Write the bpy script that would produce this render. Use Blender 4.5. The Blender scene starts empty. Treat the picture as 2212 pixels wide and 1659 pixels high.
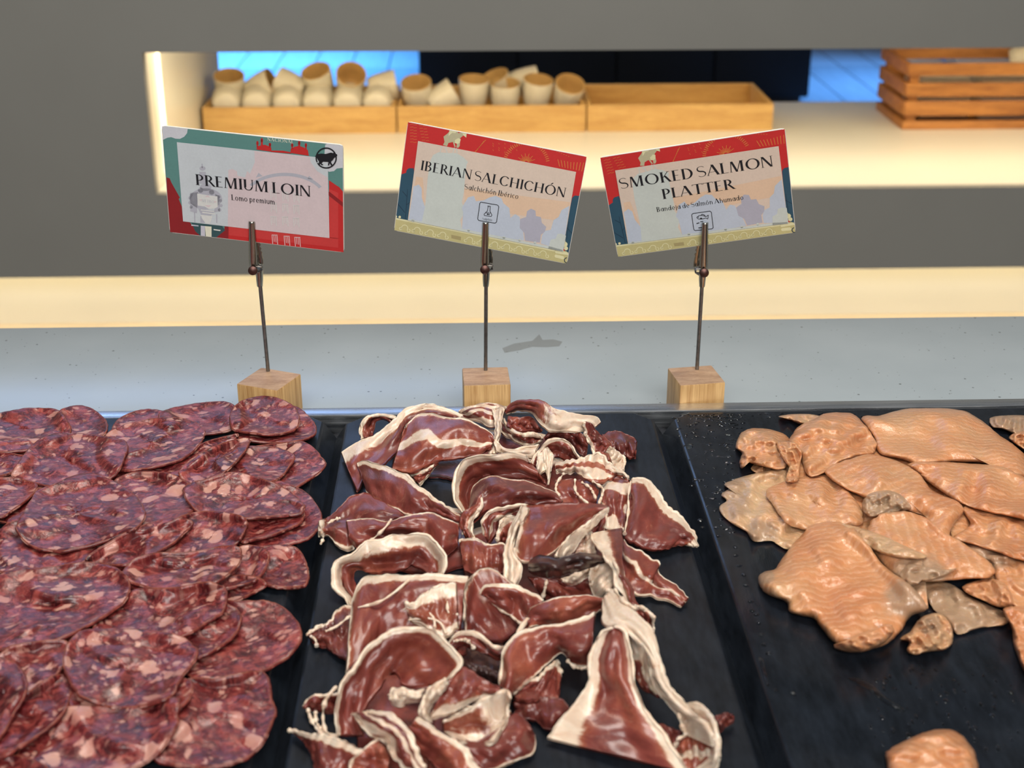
import bpy, bmesh, math, random
import numpy as np
from mathutils import Vector, Matrix
S = bpy.context.scene
COL = S.collection
rnd = random.Random(7)

# ------------------------------------------------------------------ camera, world, lights, exposure
ZT = 0.95                      # top of the slate trays above the floor (m)
HC = 0.36                      # camera above the tray tops
FPX = 3072.0; CX = 1106.0; CY = 829.5
PITCH = math.atan((CY + 465.0) / FPX)
YAW = math.atan(112.0 * math.cos(PITCH) / FPX)
cam_d = bpy.data.cameras.new('camera'); cam = bpy.data.objects.new('camera', cam_d); COL.objects.link(cam)
cam_d.sensor_width = 36.0; cam_d.lens = FPX / 2212.0 * 36.0
cam_d.clip_start = 0.02; cam_d.clip_end = 60
cam.location = (0, 0, ZT + HC)
cam.rotation_euler = (math.pi / 2 - PITCH, 0, -YAW)
cam_d.dof.use_dof = True; cam_d.dof.focus_distance = 0.84; cam_d.dof.aperture_fstop = 13.0
S.camera = cam
S.view_settings.view_transform = 'Standard'; S.view_settings.look = 'None'
S.view_settings.gamma = 1.0; S.view_settings.use_curve_mapping = False
S.view_settings.exposure = 0.0

w = bpy.data.worlds.new('room_ambience'); S.world = w; w.use_nodes = True
bg = w.node_tree.nodes['Background']
bg.inputs['Color'].default_value = (0.55, 0.58, 0.62, 1); bg.inputs['Strength'].default_value = 0.20

def area(name, loc, target, size, size_y, power, color, spread=None):
    l = bpy.data.lights.new(name, 'AREA'); l.shape = 'RECTANGLE'; l.size = size; l.size_y = size_y
    l.energy = power; l.color = color
    if spread: l.spread = spread
    o = bpy.data.objects.new(name, l); COL.objects.link(o); o.location = loc
    o.rotation_euler = (Vector(target) - Vector(loc)).to_track_quat('-Z', 'Y').to_euler()
    return o
def spot(name, loc, target, power, color, radius=0.03, angle=70):
    l = bpy.data.lights.new(name, 'SPOT'); l.energy = power; l.color = color; l.shadow_soft_size = radius
    l.spot_size = math.radians(angle); l.spot_blend = 0.6
    o = bpy.data.objects.new(name, l); COL.objects.link(o); o.location = loc
    o.rotation_euler = (Vector(target) - Vector(loc)).to_track_quat('-Z', 'Y').to_euler()
    return o
area('ceiling_panel_light', (0.15, 0.75, ZT + 1.5), (0.0, 0.66, ZT), 0.8, 0.4, 15, (1.0, 0.95, 0.88))
area('daylight_window', (-0.7, 3.7, ZT + 1.32), (0, 0.7, ZT), 2.0, 0.5, 15, (0.34, 0.54, 1.0))
area('added_front_fill', (0.2, -1.6, ZT + 1.7), (0, 1.7, ZT), 2.4, 1.0, 78, (1.0, 0.97, 0.93))  # added fill from behind the camera, brightens card fronts and grey panels
spot('downlight_left', (-0.25, 1.02, ZT + 1.25), (0.0, 0.62, ZT), 9, (1.0, 0.82, 0.62), 0.035)
spot('downlight_right', (0.42, 1.0, ZT + 1.25), (0.15, 0.6, ZT), 9, (1.0, 0.82, 0.62), 0.035)

# ------------------------------------------------------------------ photo pixel -> place in the room
Rm = np.array(cam.rotation_euler.to_matrix())
C0 = np.array([0.0, 0.0, ZT + HC])
def ray(px, py):
    d = np.stack([(np.asarray(px, float) - CX) / FPX, -(np.asarray(py, float) - CY) / FPX, -np.ones_like(np.asarray(px, float))], -1)
    return d @ Rm.T
def at_z(px, py, z):
    d = ray(px, py); t = (np.asarray(z) - C0[2]) / d[..., 2]
    return C0 + d * t[..., None]
def at_y(px, py, y):
    d = ray(px, py); t = (y - C0[1]) / d[..., 1]
    return C0 + d * np.asarray(t)[..., None]

# ------------------------------------------------------------------ object helpers
def tag(o, label=None, cat=None, group=None, kind=None):
    if label: o['label'] = label
    if cat: o['category'] = cat
    if group: o['group'] = group
    if kind: o['kind'] = kind
    return o
def empty(name, loc=(0, 0, 0), rz=0.0):
    o = bpy.data.objects.new(name, None); COL.objects.link(o); o.location = loc; o.rotation_euler = (0, 0, rz)
    o.empty_display_size = 0.02
    return o
def mesh_obj(name, verts, faces, mat, parent=None, smooth=False, uv=None, attrs=None, sharp=None, mats=None, fmat=None):
    me = bpy.data.meshes.new(name)
    me.from_pydata([tuple(v) for v in np.asarray(verts, float)] if not isinstance(verts, list) else verts, [], faces)
    for m in (mats or [mat]): me.materials.append(m)
    if fmat is not None: me.polygons.foreach_set('material_index', fmat)
    if smooth:
        me.polygons.foreach_set('use_smooth', [True] * len(me.polygons))
        if sharp: me.set_sharp_from_angle(angle=math.radians(sharp))
    if uv is not None:
        ul = me.uv_layers.new(name='UVMap')
        li = np.zeros(len(me.loops), dtype=np.int32); me.loops.foreach_get('vertex_index', li)
        ul.data.foreach_set('uv', np.asarray(uv, np.float32)[li].ravel())
    for k, v in (attrs or {}).items():
        a = me.attributes.new(k, 'FLOAT', 'POINT'); a.data.foreach_set('value', np.asarray(v, np.float32))
    me.update()
    o = bpy.data.objects.new(name, me); COL.objects.link(o)
    if parent: o.parent = parent; o.matrix_parent_inverse = parent.matrix_basis.inverted()
    return o
def bm_obj(name, bm, mat, parent=None, smooth=False, sharp=40):
    me = bpy.data.meshes.new(name); bmesh.ops.recalc_face_normals(bm, faces=bm.faces); bm.to_mesh(me); bm.free()
    me.materials.append(mat)
    if smooth:
        me.polygons.foreach_set('use_smooth', [True] * len(me.polygons)); me.set_sharp_from_angle(angle=math.radians(sharp))
    o = bpy.data.objects.new(name, me); COL.objects.link(o)
    if parent: o.parent = parent; o.matrix_parent_inverse = parent.matrix_basis.inverted()
    return o
def box(name, lo, hi, mat, parent=None, bevel=0.0, M=None):
    bm = bmesh.new(); bmesh.ops.create_cube(bm, size=1.0)
    lo = Vector(lo); hi = Vector(hi)
    for v in bm.verts:
        v.co = Vector([(lo[i] + hi[i]) / 2 + v.co[i] * (hi[i] - lo[i]) for i in range(3)])
    if bevel: bmesh.ops.bevel(bm, geom=bm.edges[:], offset=bevel, segments=2, affect='EDGES', profile=0.6)
    if M is not None: bm.transform(M)
    return bm_obj(name, bm, mat, parent, smooth=bool(bevel), sharp=50)
def tube(name, pts, rad, mat, parent=None, n=8, flat=1.0):
    pts = [Vector(p) for p in pts]; V = []; F = []
    rads = rad if hasattr(rad, '__len__') else [rad] * len(pts)
    up0 = Vector((0, 0, 1))
    for i, p in enumerate(pts):
        t = (pts[min(i + 1, len(pts) - 1)] - pts[max(i - 1, 0)])
        if t.length < 1e-9: t = Vector((1, 0, 0))
        t.normalize(); s = t.cross(up0)
        if s.length < 1e-3: s = t.cross(Vector((0, 1, 0)))
        s.normalize(); u = s.cross(t)
        for k in range(n):
            a = 2 * math.pi * k / n
            V.append(tuple(p + s * (math.cos(a) * rads[i]) + u * (math.sin(a) * rads[i] * flat)))
    for i in range(len(pts) - 1):
        for k in range(n):
            a = i * n + k; b = i * n + (k + 1) % n; F.append((a, b, b + n, a + n))
    F.append(tuple(range(n - 1, -1, -1))); F.append(tuple(range((len(pts) - 1) * n, len(pts) * n)))
    return mesh_obj(name, V, F, mat, parent, smooth=True, sharp=60)
def lathe(name, prof, mat, parent=None, n=28, M=None, mats=None, split=None):
    V = []; F = []; fm = []
    for (r, z) in prof:
        for k in range(n):
            a = 2 * math.pi * k / n; V.append(Vector((r * math.cos(a), r * math.sin(a), z)))
    for i in range(len(prof) - 1):
        for k in range(n):
            a = i * n + k; b = i * n + (k + 1) % n; F.append((a, b, b + n, a + n)); fm.append(1 if (split and i >= split) else 0)
    if M is not None: V = [M @ v for v in V]
    return mesh_obj(name, [tuple(v) for v in V], F, mat, parent, smooth=True, sharp=50, mats=mats, fmat=fm if mats else None)

# ------------------------------------------------------------------ materials
def srgb(r, g, b):
    f = lambda c: (c / 255 / 12.92) if c / 255 <= 0.04045 else ((c / 255 + 0.055) / 1.055) ** 2.4
    return (f(r), f(g), f(b), 1)
class Mat:
    def __init__(s, name):
        s.m = bpy.data.materials.new(name); s.m.use_nodes = True; s.t = s.m.node_tree; s.p = s.t.nodes['Principled BSDF']
    def n(s, kind, **kw):
        nd = s.t.nodes.new(kind)
        for k, v in kw.items():
            if k.startswith('_'): setattr(nd, k[1:], v)
            else:
                key = k.replace('__', ' ')
                (nd.inputs[key] if not key.isdigit() else nd.inputs[int(key)]).default_value = v
        return nd
    def l(s, a, b): s.t.links.new(a, b)
    def set(s, **kw):
        for k, v in kw.items(): s.p.inputs[k.replace('__', ' ')].default_value = v
        return s
    def ramp(s, fac, stops, interp='LINEAR'):
        r = s.t.nodes.new('ShaderNodeValToRGB'); r.color_ramp.interpolation = interp
        e = r.color_ramp.elements
        while len(e) < len(stops): e.new(0.5)
        for i, (p, c) in enumerate(stops):
            e[i].position = p; e[i].color = c if len(c) == 4 else (*c, 1)
        if fac is not None: s.l(fac, r.inputs[0])
        return r
    def mix(s, fac, a, b, mode='MIX'):
        m = s.t.nodes.new('ShaderNodeMix'); m.data_type = 'RGBA'; m.blend_type = mode
        for v, i in ((fac, 0), (a, 6), (b, 7)):
            if hasattr(v, 'links') or hasattr(v, 'is_linked'): s.l(v, m.inputs[i])
            else: m.inputs[i].default_value = v
        return m.outputs[2]
    def math(s, op, a, b=None, c=None, clamp=False):
        m = s.t.nodes.new('ShaderNodeMath'); m.operation = op; m.use_clamp = clamp
        for i, v in enumerate((a, b, c)):
            if v is None: continue
            if hasattr(v, 'is_linked'): s.l(v, m.inputs[i])
            else: m.inputs[i].default_value = v
        return m.outputs[0]
    def bump(s, h, strength=0.3, dist=0.001):
        b = s.t.nodes.new('ShaderNodeBump'); b.inputs['Strength'].default_value = strength; b.inputs['Distance'].default_value = dist
        s.l(h, b.inputs['Height']); s.l(b.outputs[0], s.p.inputs['Normal']); s.l(b.outputs[0], s.p.inputs['Coat Normal']); return b
    def coords(s, kind='Object', scale=None, rot=None):
        t = s.t.nodes.new('ShaderNodeTexCoord'); o = t.outputs[kind]
        if scale or rot:
            mp = s.t.nodes.new('ShaderNodeMapping'); s.l(o, mp.inputs[0])
            if scale: mp.inputs['Scale'].default_value = scale
            if rot: mp.inputs['Rotation'].default_value = rot
            o = mp.outputs[0]
        return o
    def noise(s, vec, scale, detail=3, rough=0.5, dist=0.0):
        n = s.n('ShaderNodeTexNoise', Scale=scale, Detail=detail, Roughness=rough, Distortion=dist); s.l(vec, n.inputs['Vector']); return n
def plain(name, col, rough=0.5, metal=0.0, var=0.06, scale=60, bump=0.0, coat=0.0):
    M = Mat(name); M.set(Roughness=rough, Metallic=metal, Coat__Weight=coat)
    c = M.coords(); n = M.noise(c, scale, 4)
    a = tuple(x * (1 - var) for x in col[:3]) + (1,); b = tuple(min(1, x * (1 + var)) for x in col[:3]) + (1,)
    r = M.ramp(n.outputs[0], [(0.3, a), (0.7, b)]); M.l(r.outputs[0], M.p.inputs['Base Color'])
    if bump: M.bump(n.outputs[0], bump, 0.0005)
    return M.m
def wood(name, light, dark, axis_scale=(1, 12, 12), scale=6, rough=0.5):
    M = Mat(name); M.set(Roughness=rough)
    c = M.coords('Object', axis_scale); n = M.noise(c, scale, 6, 0.6, 0.6); n2 = M.noise(c, scale * 7, 3, 0.5)
    f = M.math('ADD', M.math('MULTIPLY', n.outputs[0], 0.7), M.math('MULTIPLY', n2.outputs[0], 0.3))
    r = M.ramp(f, [(0.34, dark), (0.62, light)]); M.l(r.outputs[0], M.p.inputs['Base Color']); M.bump(n2.outputs[0], 0.15, 0.0004)
    return M.m

m_grey = plain('grey_laminate', srgb(146, 144, 137), 0.45, var=0.02, scale=8)
m_white = plain('cream_solid_surface', (0.80, 0.76, 0.66, 1), 0.28, var=0.015, scale=5)
m_white2 = plain('cream_backsplash', (0.80, 0.77, 0.66, 1), 0.5, var=0.02, scale=4)
m_tan = plain('tan_ledge_edge', (0.72, 0.60, 0.43, 1), 0.4, var=0.05, scale=9)
m_boxwood = wood('pale_pine', srgb(214, 172, 104), srgb(190, 144, 80), (2, 14, 14), 5)
m_crate = wood('warm_stained_wood', srgb(196, 132, 66), srgb(140, 84, 38), (1.5, 16, 16), 5)
m_cup = plain('white_porcelain', (0.74, 0.68, 0.56, 1), 0.3, var=0.02)
m_cupin = plain('amber_cup_lining', (0.62, 0.40, 0.16, 1), 0.5, var=0.05)
m_napkin = plain('white_paper', (0.8, 0.76, 0.68, 1), 0.7)
m_dark = plain('dark_cabinet', (0.006, 0.010, 0.022, 1), 0.6, var=0.3, scale=3)
m_darkgrey = plain('dark_grey_cloth', (0.03, 0.032, 0.04, 1), 0.8)

# counter: pale quartz with tiny specks
M = Mat('speckled_quartz'); M.set(Roughness=0.24); c = M.coords()
vo = M.n('ShaderNodeTexVoronoi', Scale=125.0); M.l(c, vo.inputs['Vector'])
sep = M.n('ShaderNodeSeparateColor'); M.l(vo.outputs['Color'], sep.inputs[0])
thr = M.math('MULTIPLY', M.math('GREATER_THAN', sep.outputs[0], 0.45), M.math('ADD', M.math('MULTIPLY', sep.outputs[1], 0.06), 0.05))
sp = M.math('LESS_THAN', vo.outputs['Distance'], thr)
vo2 = M.n('ShaderNodeTexVoronoi', Scale=230.0); M.l(c, vo2.inputs['Vector'])
sep2 = M.n('ShaderNodeSeparateColor'); M.l(vo2.outputs['Color'], sep2.inputs[0])
sp2 = M.math('MULTIPLY', M.math('LESS_THAN', vo2.outputs['Distance'], 0.1), M.math('GREATER_THAN', sep2.outputs[0], 0.8))
n = M.noise(c, 14, 4)
base = M.ramp(n.outputs[0], [(0.3, (0.28, 0.325, 0.35, 1)), (0.7, (0.31, 0.355, 0.38, 1))])
c1 = M.mix(sp2, base.outputs[0], (0.17, 0.18, 0.18, 1)); c2 = M.mix(sp, c1, (0.09, 0.10, 0.10, 1))
M.l(c2, M.p.inputs['Base Color']); m_quartz = M.m

M = Mat('brushed_steel'); M.set(Metallic=1.0, Roughness=0.28, Base__Color=(0.72, 0.75, 0.78, 1)); c = M.coords('Object', (3, 120, 60))
n = M.noise(c, 8, 3); r = M.ramp(n.outputs[0], [(0.3, (0.22, 0.22, 0.22, 1)), (0.7, (0.38, 0.38, 0.38, 1))]); M.l(r.outputs[0], M.p.inputs['Roughness']); M.bump(n.outputs[0], 0.05, 0.0002)
m_steel = M.m

def slate(name, rough, wet):
    M = Mat(name); c = M.coords('Object', (1, 0.25, 1)); c0 = M.coords()
    n = M.noise(c, 120, 5, 0.7); n2 = M.noise(c0, 18, 4, 0.6)
    r = M.ramp(n.outputs[0], [(0.35, (0.004, 0.0055, 0.008, 1)), (0.7, (0.012, 0.016, 0.023, 1))])
    M.l(r.outputs[0], M.p.inputs['Base Color'])
    rr = M.ramp(n2.outputs[0], [(0.40, (rough,) * 3), (0.62, (rough * wet,) * 3)]); M.l(rr.outputs[0], M.p.inputs['Roughness'])
    M.p.inputs['Specular IOR Level'].default_value = 0.26
    b = M.bump(n.outputs[0], 0.35, 0.0004); return M.m
m_slate = slate('black_slate_melamine', 0.42, 0.7)
m_slate_wet = slate('wet_black_slate', 0.30, 0.45)
M = Mat('clear_brine'); M.set(Roughness=0.03, IOR=1.34, Base__Color=(0.95, 0.97, 1.0, 1)); M.p.inputs['Transmission Weight'].default_value = 1.0
m_water = M.m
M = Mat('plated_clip_metal'); M.set(Metallic=1.0, Roughness=0.22, Base__Color=(0.42, 0.40, 0.34, 1)); m_clip = M.m
M = Mat('bronze_rivet'); M.set(Metallic=1.0, Roughness=0.45, Base__Color=(0.13, 0.07, 0.06, 1)); m_rivet = M.m
m_rod = plain('grey_steel_rod', (0.22, 0.21, 0.20, 1), 0.35, metal=0.9, var=0.2, scale=400)
m_block = wood('oak_block_side', srgb(222, 182, 124), srgb(168, 122, 70), (260, 260, 8), 1.2)
m_blocktop = wood('oak_end_grain', srgb(190, 158, 128), srgb(150, 116, 90), (60, 240, 60), 1.0)
# ------------------------------------------------------------------ the setting: floor planks far behind, the shelving unit, the counter
floor = tag(box('floor', (-4.5, -1.0, -0.05), (4.5, 9.5, -0.012), m_darkgrey), kind='structure')
M = Mat('blue_lit_plank'); M.set(Roughness=0.3); n = M.noise(M.coords('Object', (12, 1, 1)), 4, 4)
r = M.ramp(n.outputs[0], [(0.3, (0.42, 0.46, 0.5, 1)), (0.7, (0.5, 0.54, 0.58, 1))]); M.l(r.outputs[0], M.p.inputs['Base Color'])
m_plank = M.m
pm = None
for ix in range(-14, 15):
    for iy, y0 in enumerate((5.2, 7.2)):
        x0 = ix * 0.19
        if pm is None:
            o = box('plank', (0.003, 0.003, -0.012), (0.187, 1.997, 0.0), m_plank, floor, bevel=0.003); pm = o
        else:
            o = pm.copy(); COL.objects.link(o); o.parent = floor
        o.matrix_parent_inverse = Matrix(); o.location = (x0, y0, 0)
wall = tag(box('wall_back', (-4.5, 9.5, 0), (4.5, 9.6, 3.0), m_dark), kind='structure')
area('blue_light_left', (-0.9, 7.6, 1.9), (-1.2, 7.2, 0), 1.2, 0.9, 62, (0.09, 0.40, 1.0), math.radians(80))
area('blue_light_right', (2.45, 6.9, 1.9), (1.9, 6.6, 0), 0.5, 0.5, 14, (0.12, 0.40, 1.0), math.radians(60))
# dark cabinet on that floor
xl = at_y(905, 170, 6.1)[0]; xr = at_y(1752, 170, 6.1)[0]
dc = tag(empty('sideboard', ((xl + xr) / 2, 6.3, 0)), 'low black sideboard standing on the blue-lit floor far behind the wooden boxes', 'sideboard')
box('body', (xl, 6.12, 0.06), (xr, 6.7, 1.05), m_dark, dc, bevel=0.01)
box('plinth', (xl + 0.03, 6.15, 0.0), (xr - 0.03, 6.66, 0.06), m_darkgrey, dc)
box('top', (xl - 0.02, 6.09, 1.05), (xr + 0.02, 6.72, 1.08), m_darkgrey, dc, bevel=0.004)
nd = 4
for k in range(nd):
    a = xl + (xr - xl) * k / nd + 0.006; b = xl + (xr - xl) * (k + 1) / nd - 0.006
    d = box('door', (a, 6.10, 0.08), (b, 6.12, 1.04), m_dark, dc, bevel=0.002)
    box('handle', (b - 0.04, 6.08, 0.55), (b - 0.025, 6.10, 0.75), m_darkgrey, d, bevel=0.003)

# shelving unit with the lit openings
D = 2.4; TH = 0.022
zt_op = at_y(1000, 110, D)[2]; zb_op = at_y(1000, 414, D)[2]; zb_pan = at_y(1000, 590, D)[2]
xl_op = at_y(322, 260, D)[0]
ztop = 2.15; XL, XR = -2.2, 2.6; DEP = 3.13
unit = tag(empty('shelving_unit', (0, D + 0.3, 0)), 'long grey shelving unit with a lit cream opening and glowing lower recess behind the counter', 'shelving unit')
box('top_panel', (XL, D, zt_op), (XR, D + TH, ztop - 0.5), m_grey, unit)
box('left_panel', (XL, D, zb_op), (xl_op, D + TH, zt_op), m_grey, unit)
box('lower_panel', (XL, D, zb_pan), (XR, D + TH, zb_op), m_grey, unit)
box('shelf', (XL, D + TH - 0.004, zb_op - 0.03), (XR, DEP, zb_op + 0.0004), m_white, unit)
box('side_wall', (xl_op - 0.02, D + TH, zb_op), (xl_op, DEP, ztop - 0.5), m_white, unit)
box('ceiling_board', (XL, D + TH, zt_op + 0.10), (XR, DEP, zt_op + 0.12), m_white, unit)
box('back_splash', (XL, D + 0.10, 0.1), (XR, D + 0.12, zb_op - 0.03), m_white2, unit)
zlow = at_y(1000, 687, D + 0.10)[2]
box('lower_ledge', (XL, D - 0.02, zlow - 0.02), (XR, D + 0.10, zlow), m_tan, unit, bevel=0.003)
box('plinth', (XL, D - 0.02, 0.0), (XR, D + 0.5, 0.1), m_grey, unit)
M = Mat('warm_led_strip'); M.p.inputs['Emission Color'].default_value = (1, 0.80, 0.45, 1); M.p.inputs['Emission Strength'].default_value = 4; M.set(Base__Color=(0.9, 0.8, 0.6, 1)); m_led = M.m
for nm, lo, hi in (('upright_led_strip', (xl_op + 0.0005, D + 0.10, zb_op + 0.01), (xl_op + 0.005, D + 0.108, zt_op + 0.09)),
                   ('upper_led_strip', (xl_op + 0.02, D + TH + 0.002, zt_op + 0.05), (XR, D + TH + 0.012, zt_op + 0.062)),
                   ('lower_led_strip', (XL, D + TH + 0.002, zb_pan + 0.012), (XR, D + TH + 0.010, zb_pan + 0.024))):
    o = box(nm, lo, hi, m_led, unit, bevel=0.001); o['label'] = 'warm white LED strip'
area('upper_strip_light', (0.2, D + 0.07, zt_op + 0.085), (0.2, D + 0.12, zb_op), 3.6, 0.02, 9.0, (1, 0.84, 0.58))
area('upright_strip_light', (xl_op + 0.012, D + 0.104, (zb_op + zt_op) / 2), (xl_op + 0.5, D + 0.25, (zb_op + zt_op) / 2), 0.012, 0.24, 0.15, (1, 0.85, 0.5))
area('lower_strip_light', (0.2, D + 0.05, zb_pan + 0.02), (0.2, D + 0.078, zb_pan - 0.1), 4.6, 0.015, 2.3, (1, 0.84, 0.58))

# counter with its steel-rimmed well
ZC = ZT - 0.018
yb = at_z(1106, 695, ZC)[1]; yf = at_z(1106, 874, ZT)[1]; YTB = at_z(1100, 893, ZT)[1]
counter = tag(empty('counter', (0, 0.7, 0)), 'white speckled quartz buffet counter behind and under the slate trays', 'counter')
box('worktop', (-1.3, yf, ZC - 0.03), (1.4, yb, ZC), m_quartz, counter, bevel=0.0015)
box('cabinet', (-1.3, 0.36, 0.0), (1.4, yb - 0.02, ZT - 0.06), m_grey, counter)
box('well_floor', (-1.3, 0.30, ZT - 0.06), (1.4, yf, ZT - 0.017), m_darkgrey, counter)
box('front_lip', (-1.3, 0.28, ZT - 0.06), (1.4, 0.36, ZT - 0.002), m_steel, counter, bevel=0.002)
rim = tag(box('steel_rim', (-1.3, YTB + 0.002, ZT - 0.017), (1.4, yf, ZT - 0.0005), m_steel, bevel=0.0006), 'thin brushed steel rim between the speckled counter and the trays', 'rim')
# dried smear on the worktop
sm = [(1085, 752), (1110, 742), (1150, 736), (1165, 722), (1172, 734), (1195, 733), (1215, 738), (1208, 748), (1180, 750), (1150, 749), (1120, 757), (1090, 762)]
P = np.array([at_z(x, y, ZC + 0.00012) for x, y in sm])
M = Mat('dried_smear'); M.set(Base__Color=(0.20, 0.20, 0.18, 1), Roughness=0.5); M.p.inputs['Alpha'].default_value = 0.35
mesh_obj('smear', P, [tuple(range(len(P)))], M.m, counter)

# slate trays: a slab with sloping sides
def kx(k, y=1300): return at_z(994 + k * (y + 465), y, ZT)[0]
def tray(xa, xb, yback, mat, label):
    c = 0.0085; ya = 0.385; h = 0.0145
    cc = 0.010
    def ring(o, z):
        q = cc + 0.2 * o
        return [(xa - o, ya - o + q, z), (xa - o + q, ya - o, z), (xb + o - q, ya - o, z), (xb + o, ya - o + q, z), (xb + o, yback + o * 0.4 - q, z), (xb + o - q, yback + o * 0.4, z), (xa - o + q, yback + o * 0.4, z), (xa - o, yback + o * 0.4 - q, z)]
    rings = [ring(-0.001, ZT), ring(0.0, ZT - 0.0004), ring(0.0006, ZT - 0.0010), ring(c, ZT - h + 0.001), ring(c, ZT - h - 0.002)]
    bm = bmesh.new(); vr = [[bm.verts.new(v) for v in r_] for r_ in rings]
    bm.faces.new(vr[0]); bm.faces.new(vr[-1][::-1])
    for a, b in zip(vr[:-1], vr[1:]):
        for i in range(8): bm.faces.new((a[i], b[i], b[(i + 1) % 8], a[(i + 1) % 8]))
    return tag(bm_obj('serving_tray', bm, mat), label, 'tray')
yBm = at_z(1100, 892, ZT)[1] - 0.001
tray(kx(-0.70), kx(-0.215), yBm + 0.0015, m_slate, 'black slate tray on the left, under the overlapping salami slices')
tray(kx(-0.178), kx(0.303), yBm - 0.0015, m_slate, 'black slate tray in the middle, under the curled cured ham')
tray(kx(0.338), kx(1.30), yBm - 0.002, m_slate_wet, 'wet black slate tray on the right, under the salmon')

# ------------------------------------------------------------------ boxes of cups and the crate, on the lit shelf
ZS = zb_op
yB0 = at_z(1000, 287, ZS)[1]; hB = at_y(1000, 229, yB0)[2] - ZS; yB1 = at_z(1450, 180, ZS + hB)[1]
def wood_box(x0, x1, label):
    e = tag(empty('wooden_box', ((x0 + x1) / 2, (yB0 + yB1) / 2, ZS)), label, 'box', 'pale wooden boxes in a row on the shelf')
    t = 0.009; g = 0.0015
    x0 += g; x1 -= g
    box('front_board', (x0, yB0, ZS), (x1, yB0 + t, ZS + hB), m_boxwood, e, bevel=0.0012)
    box('back_board', (x0, yB1 - t, ZS), (x1, yB1, ZS + hB), m_boxwood, e, bevel=0.0012)
    box('side_board', (x0, yB0 + t, ZS), (x0 + t, yB1 - t, ZS + hB), m_boxwood, e, bevel=0.0012)
    box('side_board', (x1 - t, yB0 + t, ZS), (x1, yB1 - t, ZS + hB), m_boxwood, e, bevel=0.0012)
    box('bottom_board', (x0 + t, yB0 + t, ZS), (x1 - t, yB1 - t, ZS + 0.006), m_boxwood, e)
    return e
bx = [at_y(v, 258, yB0)[0] for v in (437, 857, 1267, 1671)]
wood_box(bx[0], bx[1], 'leftmost pale wooden box, holding two rows of white cups')
wood_box(bx[1], bx[2], 'middle pale wooden box, holding tumbled white cups with tan insides')
wood_box(bx[2], bx[3], 'rightmost pale wooden box, standing empty')
def make_cup(px, py, Y, dirv, label, r=0.031, h=0.058):
    p = at_y(px, py, Y); q = Vector(dirv).normalized().to_track_quat('Z', 'Y').to_matrix().to_4x4()
    M = Matrix.Translation(Vector(p)) @ q @ Matrix.Translation((0, 0, -h / 2))
    prof = [(0.0, 0), (r * .62, 0), (r * .76, .003), (r * .88, .016), (r * .97, .036), (r, h), (r * .93, h + .0005), (r * .9, .036), (r * .78, .014), (r * .6, .007), (0.0, .006)]
    e = tag(empty('cup', p), label, 'cup', None)
    a = lathe('cup_body', prof[:6], m_cup, e, M=M); b = lathe('cup_lining', prof[5:], m_cupin, e, M=M); b['label'] = 'amber tan inside'
    return e
yc = yB0 + 0.048
nth = ['first', 'second', 'third', 'fourth', 'fifth', 'last']
for k, px in enumerate((490, 555, 621, 686, 752, 816)):
    make_cup(px, 221, yc, (0.02 * k - 0.05, 1, 0.04), f'white cup base facing out, {nth[k]} in the lower row of the left box', r=0.033)
top1 = [(497, 190, (0.05, -0.35, 1)), (563, 190, (0.75, -0.1, .35)), (628, 187, (-0.9, 0.2, .35)), (690, 178, (-.22, -.45, 1)), (757, 178, (.15, -.75, .8)), (826, 188, (1, .1, .15))]
tl = ['upright tan-mouthed white cup at the left end of the left box', 'white cup lying tilted to the right, second in the upper row of the left box',
      'white cup lying on its side, third in the upper row of the left box', 'highest tan-mouthed white cup, fourth in the upper row of the left box',
      'white cup with round tan mouth, fifth in the upper row, left box', 'white cup lying sideways at the right end of the left box']
for (px, py, dv), lb in zip(top1, tl): make_cup(px, py, yc + 0.045, dv, lb)
t2 = [(901, 204, (-.05, -.42, 1), 0, 'white cup with tan oval mouth at left end of the middle box'), (956, 214, (.75, .1, .45), 0, 'low white cup tipped over, second from the left in the middle box'),
      (1023, 200, (.05, -.18, 1), 0, 'upright white cup, third from the left in the middle box'), (1091, 208, (0, -.2, 1), 0, 'low upright white cup under the lying cup in the middle box'),
      (1078, 190, (-.4, -.3, 1), .05, 'tan-rimmed cup half hidden behind the others in the middle box'), (1131, 178, (1, .1, .12), .06, 'white cup lying across the top of the middle box'),
      (1160, 200, (.1, -.25, 1), .0, 'upright white cup, second from the right in the middle box'), (1226, 204, (.15, -.55, .9), .0, 'white cup with forward-tilted mouth at right end of middle box')]
for px, py, dv, dy, lb in t2: make_cup(px, py, yc + 0.01 + dy, dv, lb)

xc0 = at_y(1946, 290, yB0 + .002)[0]; xc1 = xc0 + 0.50; yc0 = yB0 - 0.004; yc1 = at_z(1862, 236, ZS)[1]
crate = tag(empty('slatted_crate', ((xc0 + xc1) / 2, (yc0 + yc1) / 2, ZS)), 'brown slatted wooden crate at the right end of the lit shelf', 'crate')
bands = [(290, 262), (250, 219), (209, 180), (164, 137)]
zs_ = [tuple(at_y(2050, v, yc0)[2] for v in b) for b in bands]
for (za, zb_) in zs_:
    za = max(za, ZS)
    for (lo, hi) in (((xc0, yc0, za), (xc1, yc0 + .009, zb_)), ((xc0, yc1 - .009, za), (xc1, yc1, zb_)),
                     ((xc0 - .001, yc0 + .009, za), (xc0 + .008, yc1 - .009, zb_)), ((xc1 - .008, yc0 + .009, za), (xc1 + .001, yc1 - .009, zb_))):
        box('slat', lo, hi, m_crate, crate, bevel=0.0012)
for x in (xc0 + .009, xc1 - .027):
    for y in (yc0 + .010, yc1 - .028): box('corner_post', (x, y, ZS + 0.001), (x + .018, y + .018, zs_[-1][1] - .004), m_crate, crate)
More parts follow.
